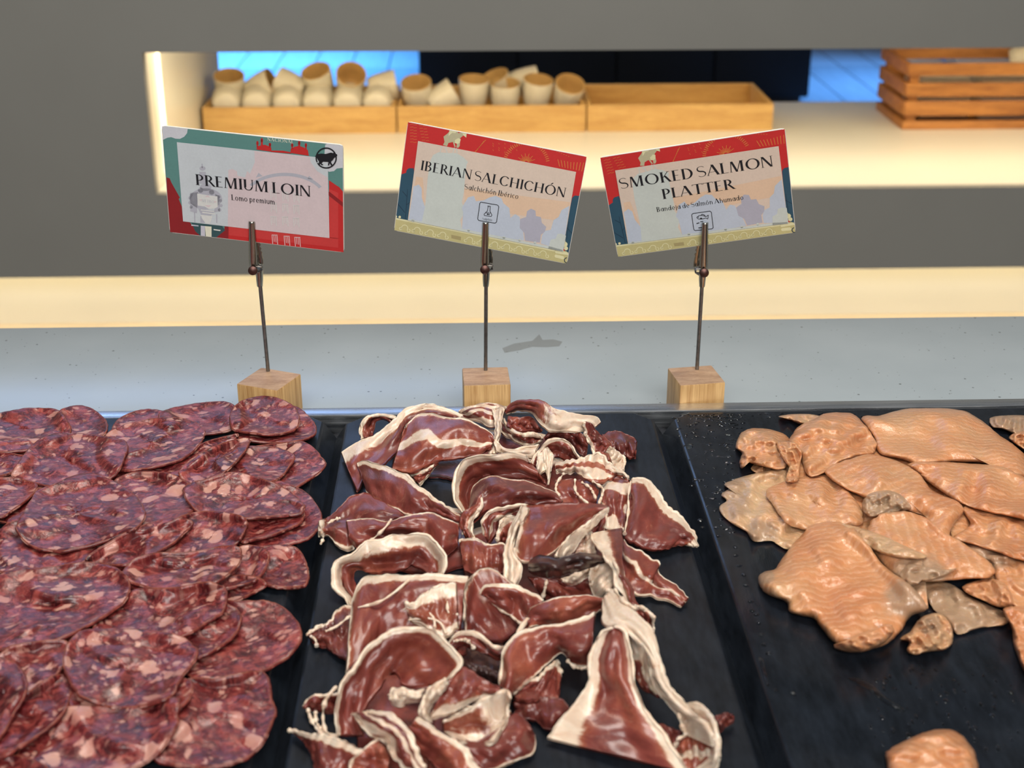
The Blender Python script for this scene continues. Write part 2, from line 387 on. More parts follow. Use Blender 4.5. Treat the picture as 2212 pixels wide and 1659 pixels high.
box('bottom_board', (xc0 + .01, yc0 + .01, ZS + .002), (xc1 - .01, yc1 - .01, ZS + .01), m_crate, crate)
labs = [('white paper napkin pack on the left in the slatted crate', (.05, .05, .10, .24, .085)), ('white paper napkin pack in the middle of the slatted crate', (.17, .04, .12, .25, .09)),
        ('white paper napkin pack on the right in the slatted crate', (.31, .05, .14, .24, .08))]
for lb, (dx, dy, wx, wy, hz) in labs:
    e = tag(empty('napkin_pack', (xc0 + dx + wx / 2, yc0 + dy + wy / 2, ZS + .01)), lb, 'napkins')
    for k in range(5):
        o = (k % 2) * .003
        box('napkin', (xc0 + dx + o, yc0 + dy + o, ZS + .012 + hz * k / 5), (xc0 + dx + wx - o, yc0 + dy + wy - o, ZS + .010 + hz * (k + 1) / 5), m_napkin, e, bevel=.003)
make_cup(2214, 124, yc0 + .10, (.9, -.35, .3), 'white cup lying on top inside the slatted crate at the right edge')
# ------------------------------------------------------------------ lettering: a small high-contrast serif drawn as strokes
def g_line(x0, y0, x1, y1, w):            # slanted stem, w measured across
    w = w * 1.2 + .012
    return [[(x0 - w / 2, y0), (x0 + w / 2, y0), (x1 + w / 2, y1), (x1 - w / 2, y1)]]
def g_stem(x, w=.12, y0=0, y1=1, sf=True):
    w = w * 1.25
    r = [[(x, y0), (x + w, y0), (x + w, y1), (x, y1)]]
    if sf:
        for y in (y0, y1):
            s = .028; a, b = (y, y + s) if y == y0 else (y - s, y)
            r.append([(x - .06, a), (x + w + .06, a), (x + w + .06, b), (x - .06, b)])
    return r
def g_bar(x0, x1, y, t=.035): return [[(x0, y), (x1, y), (x1, y + t), (x0, y + t)]]
def g_arc(cx, cy, rx, ry, a0, a1, tx, ty, n=18):
    out = []
    P = []
    tx = tx * 1.25; ty = ty * 1.5
    for i in range(n + 1):
        a = math.radians(a0 + (a1 - a0) * i / n); c, s = math.cos(a), math.sin(a)
        P.append(((cx + rx * c, cy + ry * s), (cx + (rx - tx) * c, cy + (ry - ty) * s)))
    for (a, b), (c, d) in zip(P[:-1], P[1:]): out.append([a, c, d, b])
    return out
def g_stroke(pts, ws):
    out = []; L = []
    for i, (x, y) in enumerate(pts):
        x0, y0 = pts[max(i - 1, 0)]; x1, y1 = pts[min(i + 1, len(pts) - 1)]
        dx, dy = x1 - x0, y1 - y0; d = math.hypot(dx, dy) or 1; w_ = ws[i] / 2
        L.append(((x - dy / d * w_, y + dx / d * w_), (x + dy / d * w_, y - dx / d * w_)))
    for (a, b), (c, d) in zip(L[:-1], L[1:]): out.append([a, c, d, b])
    return out
def g_s(wd, h, t):
    pts = []; ws = []
    n = 26
    for i in range(n + 1):
        u = i / n; 
        if u < .5:
            a = math.radians(35 + (270 - 35) * u * 2); x = wd / 2 + wd * .42 * math.cos(a); y = h * .75 + h * .235 * math.sin(a)
        else:
            a = math.radians(90 - (270 - 35) * (u - .5) * 2); x = wd / 2 + wd * .46 * math.cos(a); y = h * .26 + h * .25 * math.sin(a)
        pts.append((x, y)); ws.append(.035 + (t - .035) * max(0, 1 - abs(u - .5) / .30) ** .7)
    return g_stroke(pts, ws)
T = .12; X = .68
def lc_bowl(cx, rx, a0=0, a1=360, ry=None, t=.085): return g_arc(cx, X / 2, rx, ry or X / 2, a0, a1, t, .035)
G = {
 ' ': ([], .16), 'I': (g_stem(.08), .30),
 'A': (g_line(.03, 0, .37, 1, .035) + g_line(.70, 0, .36, 1, .13) + g_bar(.14, .6, .3, .03) + g_bar(-.03, .12, 0, .025) + g_bar(.58, .82, 0, .025), .80),
 'B': (g_stem(.08) + g_arc(.28, .76, .26, .24, -90, 90, .1, .035) + g_arc(.28, .27, .32, .27, -90, 90, .11, .035) + g_bar(.14, .3, .965) + g_bar(.14, .3, .505, .03) + g_bar(.14, .3, 0), .66),
 'C': (g_arc(.46, .5, .42, .51, 38, 322, .12, .035), .84), 'D': (g_stem(.08) + g_arc(.30, .5, .46, .5, -90, 90, .12, .035) + g_bar(.14, .32, .965) + g_bar(.14, .32, 0), .84),
 'E': (g_stem(.08) + g_bar(.1, .50, .965) + g_bar(.1, .44, .49) + g_bar(.1, .53, 0), .60),
 'H': (g_stem(.08) + g_stem(.62) + g_bar(.15, .65, .49), .86), 'K': (g_stem(.08) + g_line(.2, .42, .58, 1, .035) + g_line(.66, 0, .34, .62, .12) + g_bar(.48, .7, .975, .025) + g_bar(.55, .8, 0, .025), .76),
 'L': (g_stem(.08) + g_bar(.1, .54, 0), .58), 'M': (g_line(.10, 0, .16, 1, .035) + g_line(.20, 1, .48, 0, .11) + g_line(.76, 1, .48, 0, .035) + g_stem(.74, .12) + g_bar(.02, .2, 0, .025), 1.0),
 'N': (g_line(.10, 0, .10, 1, .035) + g_line(.12, 1, .66, 0, .12) + g_line(.68, 0, .68, 1, .035) + g_bar(.02, .2, 0, .025) + g_bar(.58, .78, .975, .025), .82),
 'O': (g_arc(.49, .5, .45, .51, 0, 360, .12, .035, 32), .98), 'P': (g_stem(.08) + g_arc(.28, .72, .30, .28, -90, 90, .11, .035) + g_bar(.14, .3, .965) + g_bar(.14, .3, .44, .03), .62),
 'R': (g_stem(.08) + g_arc(.28, .74, .28, .26, -90, 90, .11, .035) + g_bar(.14, .3, .965) + g_bar(.14, .3, .48, .03) + g_line(.68, 0, .34, .5, .12) + g_bar(.6, .8, 0, .025), .72),
 'S': (g_s(.56, 1, .12), .62), 'T': (g_stem(.30, sf=False) + g_bar(.02, .70, .962, .038) + g_bar(.22, .50, 0, .028) + [[(.02, .86), (.05, .86), (.05, .97), (.02, .97)], [(.67, .86), (.70, .86), (.70, .97), (.67, .97)]], .70),
 'U': (g_stem(.08, .12, .28, 1, False) + g_line(.66, .28, .66, 1, .035) + g_arc(.37, .30, .29, .31, 180, 360, .08, .035) + g_bar(.02, .26, .975, .025) + g_bar(.58, .74, .975, .025), .78),
 'a': (lc_bowl(.26, .22) + g_stem(.42, .085, 0, X, False), .56), 'b': (g_stem(.06, .085, 0, 1, False) + lc_bowl(.30, .23), .58),
 'c': (g_arc(.27, X / 2, .22, X / 2, 45, 315, .085, .035), .48), 'd': (g_stem(.44, .085, 0, 1, False) + lc_bowl(.27, .23), .60),
 'e': (g_arc(.27, X / 2, .23, X / 2, 0, 320, .085, .035) + g_bar(.1, .49, .30, .035), .54), 'h': (g_stem(.06, .085, 0, 1, False) + g_arc(.28, .40, .20, .24, 0, 180, .08, .035) + g_stem(.40, .085, 0, .42, False), .56),
 'i': (g_stem(.06, .085, 0, X, False) + g_arc(.10, .80, .055, .055, 0, 360, .054, .054, 8), .22), 'j': (g_stem(.08, .085, -.12, X, False) + g_arc(.02, -.12, .145, .14, 270, 360, .08, .035) + g_arc(.12, .80, .055, .055, 0, 360, .054, .054, 8), .25),
 'l': (g_stem(.06, .085, 0, 1, False), .22), 'm': (g_stem(.06, .085, 0, X, False) + g_arc(.26, .42, .18, .22, 0, 180, .08, .035) + g_stem(.355, .085, 0, .42, False) + g_arc(.54, .42, .18, .22, 0, 180, .08, .035) + g_stem(.635, .085, 0, .42, False), .80),
 'n': (g_stem(.06, .085, 0, X, False) + g_arc(.28, .40, .20, .24, 0, 180, .08, .035) + g_stem(.40, .085, 0, .42, False), .56),
 'o': (lc_bowl(.28, .25), .58), 'p': (g_stem(.06, .085, -.28, X, False) + lc_bowl(.30, .23), .58), 'r': (g_stem(.06, .085, 0, X, False) + g_arc(.26, .42, .18, .22, 60, 180, .06, .05), .38),
 't': (g_stem(.12, .085, 0, .86, False) + g_bar(.02, .34, X - .04, .04) + g_bar(.15, .32, 0, .04), .36),
 'u': (g_stem(.06, .085, .2, X, False) + g_arc(.26, .22, .20, .22, 180, 360, .08, .035) + g_stem(.40, .085, 0, X, False), .56),
}
def accent(g, x, y): return (g[0] + g_line(x, y, x + .14, y + .2, .07), g[1])
G['Ó'] = accent(G['O'], .46, 1.06); G['ó'] = accent(G['o'], .26, .74); G['é'] = accent(G['e'], .25, .74)
def text_polys(s, track=.02):
    out = []; x = 0
    for ch in s:
        g, adv = G[ch]
        out += [[(a + x, b) for a, b in q] for q in g]; x += adv + track
    return out, x - track

# ------------------------------------------------------------------ cards
def ink(name, rgb, v=0.05):
    M = Mat(name); M.set(Roughness=0.62); c = M.coords(); n = M.noise(c, 700, 5, 0.7); n2 = M.noise(c, 90, 4)
    f = M.math('ADD', M.math('MULTIPLY', n.outputs[0], .6), M.math('MULTIPLY', n2.outputs[0], .4)); col = srgb(*rgb)
    r = M.ramp(f, [(0.35, tuple(x * (1 - v) for x in col[:3]) + (1,)), (0.65, tuple(min(1, x * (1 + v)) for x in col[:3]) + (1,))])
    M.l(r.outputs[0], M.p.inputs['Base Color']); return M.m
K = 1.0
I_ = {k: ink('ink_' + k, v) for k, v in dict(black=(16, 18, 26), teal=(92, 140, 134), dteal=(52, 84, 88), red=(196, 40, 40), red2=(204, 60, 58), maroon=(142, 30, 34), palegrey=(200, 208, 212), cloud=(206, 208, 214),
    palepink=(214, 198, 200), shade=(178, 180, 190), cream=(226, 226, 204), white=(232, 232, 224), sign=(216, 218, 214), peach=(214, 196, 180), peach2=(220, 190, 162), palestone=(196, 204, 198), paleblue=(186, 196, 210), palepurple=(172, 172, 186),
    navy=(40, 78, 98), dnavy=(24, 50, 70), khaki=(192, 184, 130), khaki2=(164, 152, 106), ivory=(220, 216, 172), gold=(206, 128, 60), stone=(186, 180, 146), paper=(214, 212, 204), lamp=(200, 200, 210), pinkline=(226, 196, 196)).items()}
class Card:
    def __init__(s, corners, org, sc, yref, label, name='label_card'):
        s.org = org; s.sc = sc
        px = [(org[0] + x / sc, org[1] + y / sc) for x, y in corners]       # TL TR BR BL
        r = [ray(*p) for p in px]
        A = np.stack([r[0], -r[1], r[2], -r[3]], 1); u, sv, vt = np.linalg.svd(A); d = vt[3] if False else np.linalg.svd(A)[2][-1]
        # null vector of the 3x4 system gives the four distances up to scale
        _, _, VT = np.linalg.svd(np.vstack([A])); d = VT[-1]; d = d * np.sign(d[0])
        P = np.array([r[i] * d[i] for i in range(4)]); P *= yref / P[:, 1].mean(); P += C0
        s.P = P; s.U = (P[1] - P[0] + P[2] - P[3]) / 2; s.V = (P[3] - P[0] + P[2] - P[1]) / 2
        s.n = np.cross(s.V, s.U); s.n /= np.linalg.norm(s.n)
        if s.n @ (C0 - P[0]) < 0: s.n = -s.n
        cen = P.mean(0); s.o = P[0]
        s.root = tag(empty(name, cen), label, 'card')
        t = 0.0011; Q = []
        c = .0022; uh = s.U / np.linalg.norm(s.U); vh = s.V / np.linalg.norm(s.V)
        rim = []
        for i, (a, b) in enumerate((( uh, vh), (-uh, vh), (-uh, -vh), (uh, -vh))):
            e1, e2 = (b, a) if i % 2 == 0 else (a, b)
            rim += [P[i] + e1 * c, P[i] + (e1 + e2) * c * .25, P[i] + e2 * c]
        m = len(rim); V = rim + [p - s.n * t for p in rim]
        F = [tuple(range(m)), tuple(range(2 * m - 1, m - 1, -1))] + [(i, i + m, (i + 1) % m + m, (i + 1) % m) for i in range(m)]
        mesh_obj('card_board', V, F, I_['paper'], s.root)
        s.layer = 1; s.V_ = []; s.F_ = []; s.fm = []; s.mats = []
        s.w = np.linalg.norm(s.U); s.ppm = np.linalg.norm(np.array(corners[1]) - np.array(corners[0])) / s.w
        s.clipn = [(P[i], None) for i in range(4)]
    def pt(s, x, y):
        d = ray(s.org[0] + x / s.sc, s.org[1] + y / s.sc); t = ((s.o - C0) @ s.n) / (d @ s.n); return C0 + d * t
    def at(s, px, py): return s.pt((px - s.org[0]) * s.sc, (py - s.org[1]) * s.sc)
    def clip(s, pts3):
        # keep print inside the card: clip against the four edges
        e = 0.0003
        for i in range(4):
            a = s.P[i]; b = s.P[(i + 1) % 4]; nn = np.cross(s.n, b - a); nn /= np.linalg.norm(nn)
            if nn @ (s.P.mean(0) - a) < 0: nn = -nn
            out = []
            for j in range(len(pts3)):
                p, q = pts3[j], pts3[(j + 1) % len(pts3)]; dp = nn @ (p - a) - e; dq = nn @ (q - a) - e
                if dp >= 0: out.append(p)
                if (dp >= 0) != (dq >= 0): out.append(p + (q - p) * dp / (dp - dq))
            pts3 = out
            if len(pts3) < 3: return []
        return pts3
    def add(s, mat, polys, new=True):
        if new: s.layer += 1
        if mat not in s.mats: s.mats.append(mat)
        for pl in polys:
            q = s.clip([s.pt(*p) for p in pl])
            if len(q) < 3: continue
            k = len(s.V_); s.V_ += [tuple(v + s.n * s.layer * 0.00002) for v in q]; s.F_.append(tuple(range(k, k + len(q)))); s.fm.append(s.mats.index(mat))
    def flush(s, name, label=None):
        o = mesh_obj(name, s.V_, s.F_, None, s.root, mats=[I_[m] for m in s.mats], fmat=s.fm)
        if label: o['label'] = label
        s.V_ = []; s.F_ = []; s.fm = []; s.mats = []; return o
    def text(s, txt, p0, p1, cap, mat='black', track=.02, fillw=0):
        polys, W = text_polys(txt, track); p0 = np.array(p0, float); p1 = np.array(p1, float); ux = (p1 - p0) / W
        a = s.pt(*p0); b = s.pt(*p1); ux3 = (b - a) / W; up = np.cross(ux3, s.n); up /= np.linalg.norm(up)
        if up[2] < 0: up = -up
        up = up * (cap / s.ppm)
        if mat not in s.mats: s.mats.append(mat)
        s.layer += 1
        for q in polys:
            k = len(s.V_); s.V_ += [tuple(a + ux3 * x + up * y + s.n * s.layer * 0.00002) for x, y in q]; s.F_.append(tuple(range(k, k + len(q)))); s.fm.append(s.mats.index(mat))
def circ(cx, cy, rx, ry=None, n=20, a0=0, a1=360):
    ry = ry or rx; return [(cx + rx * math.cos(math.radians(a0 + (a1 - a0) * i / n)), cy + ry * math.sin(math.radians(a0 + (a1 - a0) * i / n))) for i in range(n if a1 - a0 == 360 else n + 1)]
def annul(cx, cy, r, t, a0=0, a1=360, n=36, ry=None):
    ry = ry or r; k = ry / r; o = []
    for i in range(n):
        a, b = [math.radians(a0 + (a1 - a0) * j / n) for j in (i, i + 1)]
        o.append([(cx + r * math.cos(a), cy + ry * math.sin(a)), (cx + r * math.cos(b), cy + ry * math.sin(b)), (cx + (r - t) * math.cos(b), cy + (ry - t) * math.sin(b)), (cx + (r - t) * math.cos(a), cy + (ry - t) * math.sin(a))])
    return o
def seg(x0, y0, x1, y1, w):
    d = math.hypot(x1 - x0, y1 - y0); nx, ny = -(y1 - y0) / d * w / 2, (x1 - x0) / d * w / 2
    return [(x0 + nx, y0 + ny), (x1 + nx, y1 + ny), (x1 - nx, y1 - ny), (x0 - nx, y0 - ny)]
def poly_path(pts, w): return [seg(*a, *b, w) for a, b in zip(pts[:-1], pts[1:])]

YH = (at_z(1049, 808, ZT + .012)[1])           # where the rods stand
# --- card 1
c1 = c = Card([(138, 103), (2025, 305), (2035, 1422), (225, 1212)], (320, 250), 4.809, YH - .003, 'teal and red menu card reading PREMIUM LOIN, held by the left clip')
c.add('teal', [[(130, 95), (2035, 300), (2040, 1430), (220, 1215)]])
c.add('cloud', [[(138, 100), (412, 132), (405, 180), (375, 218), (330, 240), (285, 238), (240, 222), (200, 228), (155, 250)], [(1840, 300), (1880, 285), (2030, 300), (2032, 540), (1960, 548), (1930, 575), (1880, 582), (1835, 555), (1800, 500), (1830, 420)]])
c.add('maroon', [[(190, 640), (225, 650), (240, 690), (330, 850), (318, 865), (375, 1000), (420, 1090), (560, 1260), (220, 1215)]])
c.add('maroon', [[(700, 1270), (790, 1195), (795, 1150), (845, 1140), (845, 1290)]])
c.add('dteal', [[(450, 1110), (770, 1145), (800, 1190), (700, 1270), (560, 1262), (490, 1200)]])
c.add('red', [[(835, 1140), (1890, 1200), (1880, 670), (1960, 725), (1985, 740), (2035, 800), (2040, 1430), (835, 1290)]])
c.add('red2', [[(840, 1150), (1975, 1270), (1975, 1370), (840, 1240)], [(1880, 760), (1975, 800), (1975, 1280), (1880, 1270)]])
c.add('maroon', [seg(1870, 800, 2040, 935, 36)])
c.add('red', [[(1128, 350), (1130, 320), (1175, 305), (1215, 300), (1260, 318), (1280, 330), (1282, 372)], [(1480, 385), (1482, 345), (1520, 322), (1570, 312), (1620, 330), (1660, 355), (1670, 415)], [(1275, 375), (1275, 360), (1400, 362), (1485, 378), (1485, 392)],
    seg(1136, 325, 1136, 262, 16), seg(1182, 305, 1182, 232, 20), seg(1266, 330, 1266, 282, 18), seg(1497, 345, 1497, 282, 14), seg(1570, 315, 1570, 262, 20), seg(1640, 345, 1640, 285, 16)] + [circ(x, y, 13, 18, 10) for x, y in ((1136, 285), (1182, 258), (1266, 300), (1497, 305), (1570, 285), (1640, 305))])
c.text('NACIONAL', (1240, 258), (1512, 288), 34, 'cream', .08)
c.add('lamp', [[(548, 1140), (592, 1145), (592, 1256), (548, 1250)], [(450, 1128), (525, 1138), (525, 1148), (450, 1142)]]); c.add('cream', [[(592, 1145), (660, 1150), (660, 1266), (600, 1258)]])
c.add('white', [[(682, 1175), (755, 1185), (750, 1196), (682, 1186)]])
for k, x in enumerate((1284, 1410, 1520)):
    y = 1236 + k * 12
    c.add('pinkline', [seg(x, y, x + 62, y + 2, 7), seg(x + 4, y, x + 12, y + 95, 7), seg(x + 22, y, x + 28, y + 72, 6), seg(x + 40, y, x + 46, y + 76, 6), seg(x + 56, y, x + 64, y + 100, 7)])
c.add('palegrey', [[(300, 272), (1868, 440), (1885, 1268), (365, 1095)]])
c.add('palepink', [[(1105, 362), (1683, 425), (1690, 480), (1760, 575), (1868, 640), (1885, 1268), (830, 1148), (835, 560), (880, 552), (925, 575), (930, 620), (1010, 640), (1030, 570), (1060, 600), (1110, 480)]])
c.add('shade', [annulq for annulq in annul(1420, 880, 445, 34, 215, 330, 24, 290)] + [[(1120, 640), (1150, 590), (1190, 625)], [(1660, 655), (1672, 620), (1720, 660)]])
c.add('palepink', annul(560, 1040, 8, 7)[:1])
# lamp sign in pale shades
c.add('shade', [seg(562, 495, 565, 540, 12), circ(567, 545, 32, 22), [(535, 580), (600, 580), (612, 700), (530, 705)], circ(548, 770, 28), circ(662, 790, 28), circ(600, 740, 60, 40), circ(600, 860, 170, 110, 24), [(440, 800), (520, 790), (510, 1010), (440, 990)], [(700, 810), (740, 830), (750, 990), (690, 1000)],
    [(520, 960), (700, 985), (640, 1050), (560, 1040)], [(545, 1040), (600, 1045), (600, 1110), (545, 1108)]] + [circ(x, y, 17) for x, y in ((436, 850), (436, 900), (450, 945), (755, 880), (760, 930), (745, 975), (450, 820), (735, 840))] + [seg(485, 1000, 488, 1105, 12), seg(715, 1020, 715, 1110, 12)])
c.add('sign', [[(512, 805), (600, 820), (722, 835), (726, 945), (690, 962), (632, 965), (590, 940), (518, 930)], seg(550, 975, 690, 992, 10), seg(565, 1000, 700, 1018, 12), [(550, 1025), (670, 1040), (660, 1080), (640, 1120), (600, 1115), (560, 1060)]])
c.add('palepink', [[(590, 840), (620, 822), (650, 846)], [(590, 925), (630, 950), (660, 928)], [(530, 870), (560, 860), (560, 885)], [(720, 890), (690, 880), (692, 904)]])
c.text('METRO', (562, 892), (690, 908), 32, 'shade', .08)
for r_, (x, y) in enumerate(((1270, 770), (1395, 790), (1510, 805), (1275, 905), (1395, 912), (1510, 925), (1275, 1042), (1395, 1045), (1510, 1058))):
    c.add('sign', [seg(x, y, x + 62, y + 3, 6), seg(x + 4, y, x + 10, y + 90, 7), seg(x + 22, y, x + 27, y + 70, 6), seg(x + 40, y, x + 45, y + 74, 6), seg(x + 57, y, x + 62, y + 100, 7)])
c.flush('printed_artwork', 'printed teal sky, red buildings and pale street lamp')
c.text('PREMIUM LOIN', (497, 712), (1700, 838), 118); c.text('Lomo premium', (868, 870), (1322, 918), 62, 'black', .06)
c.flush('lettering', 'black serif lettering')
pig = [(1735, 418), (1760, 395), (1800, 388), (1850, 392), (1885, 382), (1905, 378), (1925, 384), (1935, 375), (1940, 388), (1966, 396), (1968, 412), (1945, 425), (1930, 440), (1922, 455), (1905, 468), (1903, 478), (1920, 508), (1905, 512), (1888, 485), (1884, 512), (1872, 508), (1878, 475), (1820, 472), (1805, 490), (1825, 505), (1808, 510), (1790, 492), (1788, 512), (1775, 508), (1778, 470), (1762, 445), (1752, 418)]
c.add('black', annul(1853, 434, 110, 13, -205, 150, 40)); c.add('black', [pig]); c.flush('pig_emblem', 'round black pig emblem')

# --- cards 2 and 3 share their artwork; F maps card-2 crop coordinates to the other card
def art(c, F, main):
    A = lambda mat, polys: c.add(mat, [[F(*p) for p in pl] for pl in polys])
    A('red', [[(270, 70), (2120, 430), (1900, 1540), (140, 1200)]])
    rays = []
    for i in range(30):
        a = math.radians(190 + i * 160 / 29); R1, R2 = 205, 240; rays.append(seg(1490 + R1 * math.cos(a), 520 + R1 * math.sin(a), 1490 + R2 * math.cos(a), 520 + R2 * math.sin(a), 7))
    for i in range(12):
        a = math.radians(200 + i * 140 / 11); rays.append(seg(1490 + 20 * math.cos(a), 500 + 20 * math.sin(a), 1490 + (95 if i % 2 else 65) * math.cos(a), 500 + (95 if i % 2 else 65) * math.sin(a), 5))
    for i in range(9): rays.append(seg(1080 - i * 14, 270 + i * 15, 1050 - i * 12, 292 + i * 16, 5))
    for i in range(9): rays.append(seg(1812 + i * 33, 470 + i * 4 + (3 - abs(i - 4)) * 3, 1830 + i * 28, 540 + i * 6, 6))
    for j, x0 in enumerate((310, 345, 400, 440)):
        for i in range(7): rays.append(seg(x0 + i * 6 * (j > 1), 110 + i * 30 + j * 6, x0 + 34 + i * 6 * (j > 1), 108 + i * 30 + j * 6, 3.5))
    for i in range(10): rays.append(seg(1700 + i * 24, 345 + i * 10, 1712 + i * 24, 349 + i * 10, 4))
    for i in range(14): a = i * .9; rays.append(seg(1150 + 60 * (i % 5), 300 + 22 * (i // 3), 1158 + 60 * (i % 5), 315 + 22 * (i // 3), 3.5))
    A('gold', rays)
    A('stone', [[(650, 235), (690, 205), (720, 172), (790, 178), (800, 200), (850, 190), (885, 200), (880, 240), (850, 225), (820, 250), (815, 330), (800, 350), (780, 345), (790, 280), (762, 300), (775, 345), (760, 340), (745, 290), (700, 300), (685, 335), (645, 320), (660, 290)]])
    A('ivory', [[(710, 170), (735, 165), (790, 180), (770, 200), (740, 195), (700, 230)], [(840, 200), (885, 205), (880, 245), (855, 225)], [(765, 270), (800, 250), (825, 262), (815, 300), (790, 310), (765, 300)]])
    A('navy', [[(215, 620), (280, 600), (300, 560), (345, 555), (352, 590), (300, 1090), (150, 1060)], [(1955, 870), (1985, 840), (2030, 835), (2035, 860), (1915, 1470), (1860, 1330)]])
    A('navy', [circ(310, 600, 40, 45), circ(245, 660, 38, 44), circ(1995, 880, 42, 46)])
    A('dnavy', [seg(285, 770, 262, 1075, 5), seg(232, 790, 278, 842, 6), seg(180, 912, 258, 1008, 6), seg(306, 905, 272, 930, 6), seg(1895, 1150, 1958, 1222, 6), seg(1925, 1100, 1900, 1280, 5)])
    A('khaki', [[(150, 1065), (1900, 1400), (1930, 1450), (1900, 1540), (140, 1200)]])
    A('ivory', [seg(150, 1065, 1780, 1395, 16)] + [circ(x, y, 13) for x, y in ((165, 1048), (205, 1052), (340, 1080), (905, 1185), (1265, 1248), (1305, 1256), (1425, 1275), (1580, 1300))])
    A('khaki2', [[(728, 1232), (828, 1252), (826, 1290), (730, 1268)]])
    A('ivory', [[(1780, 1395), (1915, 1410), (1922, 1440), (1790, 1420)], [(1790, 1432), (1870, 1450), (1880, 1475), (1860, 1482), (1785, 1462), (1778, 1445)], circ(1885, 1330, 26), circ(1895, 1370, 20), circ(1870, 1300, 20)])
    for x in (255, 382, 515, 642, 915, 1042, 1170, 1292, 1418, 1540, 1662):
        y = 1165 + (x - 255) * .1855
        A('ivory', annul(x, y, 36, 8, 150, 400, 12) + annul(x + 42, y + 24, 18, 7, -80, 180, 8) + annul(x - 42, y + 4, 16, 7, 0, 360, 8))
    A('dnavy', [annq for annq in annul(1905, 1490, 30, 8, 60, 270, 10)])
    # pale inner panel
    A('peach', [[(392, 278), (1998, 592), (1862, 1400), (288, 1082)]])
    A('peach2', [[(350, 620), (1940, 900), (1862, 1400), (300, 1082)]]) if False else None
    A('peach2', [[(372, 640), (440, 650), (460, 900), (330, 900)], [(860, 760), (1940, 900), (1900, 1100), (870, 950)]])
    A('palestone', [[(520, 470), (545, 420), (600, 392), (700, 400), (780, 400), (850, 440), (900, 490), (885, 520), (870, 640), (860, 780), (838, 900), (860, 960), (850, 1030), (820, 1080), (840, 1180), (690, 1160), (420, 1105), (440, 1030), (470, 900), (490, 650), (510, 520)],
        seg(632, 330, 615, 400, 8), seg(668, 335, 690, 400, 8), seg(762, 345, 745, 400, 8), seg(782, 350, 790, 400, 8)])
    A('paleblue', [[(295, 1075), (330, 860), (345, 740), (400, 720), (430, 760), (430, 850), (462, 950), (430, 1100)], [(838, 1175), (850, 1000), (835, 960), (870, 900), (900, 850), (960, 835), (980, 890), (1060, 880), (1120, 850), (1180, 835), (1240, 860), (1260, 910), (1320, 960), (1330, 1060), (1380, 1020), (1425, 1050), (1430, 1110), (1460, 1200), (1470, 1290), (1200, 1250)],
        [(1640, 1320), (1650, 1240), (1680, 1190), (1740, 1180), (1770, 1080), (1820, 1050), (1850, 980), (1930, 935), (1866, 1390)]])
    A('palepurple', [[(1480, 1290), (1470, 1210), (1425, 1160), (1430, 1070), (1490, 1050), (1500, 990), (1540, 965), (1585, 985), (1590, 1040), (1640, 1050), (1650, 1110), (1695, 1150), (1680, 1200), (1640, 1230), (1630, 1310)]])
    A('palestone', [[(1725, 1330), (1740, 1280), (1790, 1270), (1810, 1220), (1850, 1220), (1895, 1240), (1866, 1405), (1715, 1370)], [(290, 1070), (840, 1170), (1720, 1345), (1862, 1385), (1860, 1400), (288, 1084)]] + [circ(x, y, 14) for x, y in ((905, 1185), (1265, 1258), (1425, 1285), (1580, 1310), (340, 1085))])
cm = c = Card([(285, 83), (2110, 438), (1905, 1530), (145, 1190)], (820, 245), 4.706, YH - .004, 'red and khaki menu card reading IBERIAN SALCHICHÓN, held by the middle clip')
art(c, lambda x, y: (x, y), True); c.flush('printed_artwork', 'printed red sky, pale monument, blue trees and khaki balustrade')
c.text('IBERIAN SALCHICHÓN', (412, 570), (1888, 852), 104); c.text('Salchichón Ibérico', (860, 766), (1410, 868), 58, 'black', .06)
c.flush('lettering', 'black serif lettering')
c.add('black', [*poly_path([(1030, 898), (1200, 928), (1213, 945), (1190, 1100), (1175, 1112), (1010, 1085), (998, 1070), (1020, 910), (1030, 898)], 7)])
c.add('black', poly_path([(1098, 938), (1130, 943)], 7) + poly_path([(1105, 940), (1098, 985), (1062, 1022), (1068, 1035), (1135, 1044), (1143, 1030), (1122, 990), (1125, 945)], 6) + poly_path([(1080, 1010), (1100, 1000), (1118, 1012), (1130, 1004)], 5) + [circ(1100, 1020, 9), circ(1115, 1025, 6)])
c.text('Sulphite', (1043, 1076), (1145, 1092), 26, 'black', .06)
c.flush('allergen_emblem', 'small square flask emblem')
c2 = Card([(75, 385), (2000, 85), (2112, 1165), (262, 1420)], (1280, 260), 4.809, YH - .004, 'red and khaki menu card reading SMOKED SALMON PLATTER, held by the right clip')
src = np.array([(285, 83), (2110, 438), (1905, 1530), (145, 1190)], float); dst = np.array([(75, 375), (2003, 80), (2112, 1172), (262, 1420)], float)
def homog(a, b):
    A_ = []
    for (x, y), (u, v) in zip(a, b): A_ += [[x, y, 1, 0, 0, 0, -u * x, -u * y], [0, 0, 0, x, y, 1, -v * x, -v * y]]
    h = np.linalg.solve(np.array(A_), b.ravel()); return np.append(h, 1).reshape(3, 3)
Hm = homog(src, dst)
def F3(x, y):
    q = Hm @ np.array([x, y, 1.0]); return (q[0] / q[2], q[1] / q[2])
art(c2, F3, False); c2.flush('printed_artwork', 'printed red sky, pale monument, blue trees and khaki balustrade')
c2.text('SMOKED SALMON', (290, 708), (1888, 470), 122); c2.text('PLATTER', (728, 815), (1480, 705), 118); c2.text('Bandeja de Salmón Ahumado', (668, 948), (1572, 818), 58, 'black', .06)
c2.flush('lettering', 'black serif lettering')
c2.add('black', poly_path([(1045, 962), (1220, 938), (1235, 950), (1254, 1110), (1240, 1122), (1065, 1140), (1052, 1128), (1030, 975), (1045, 962)], 7))
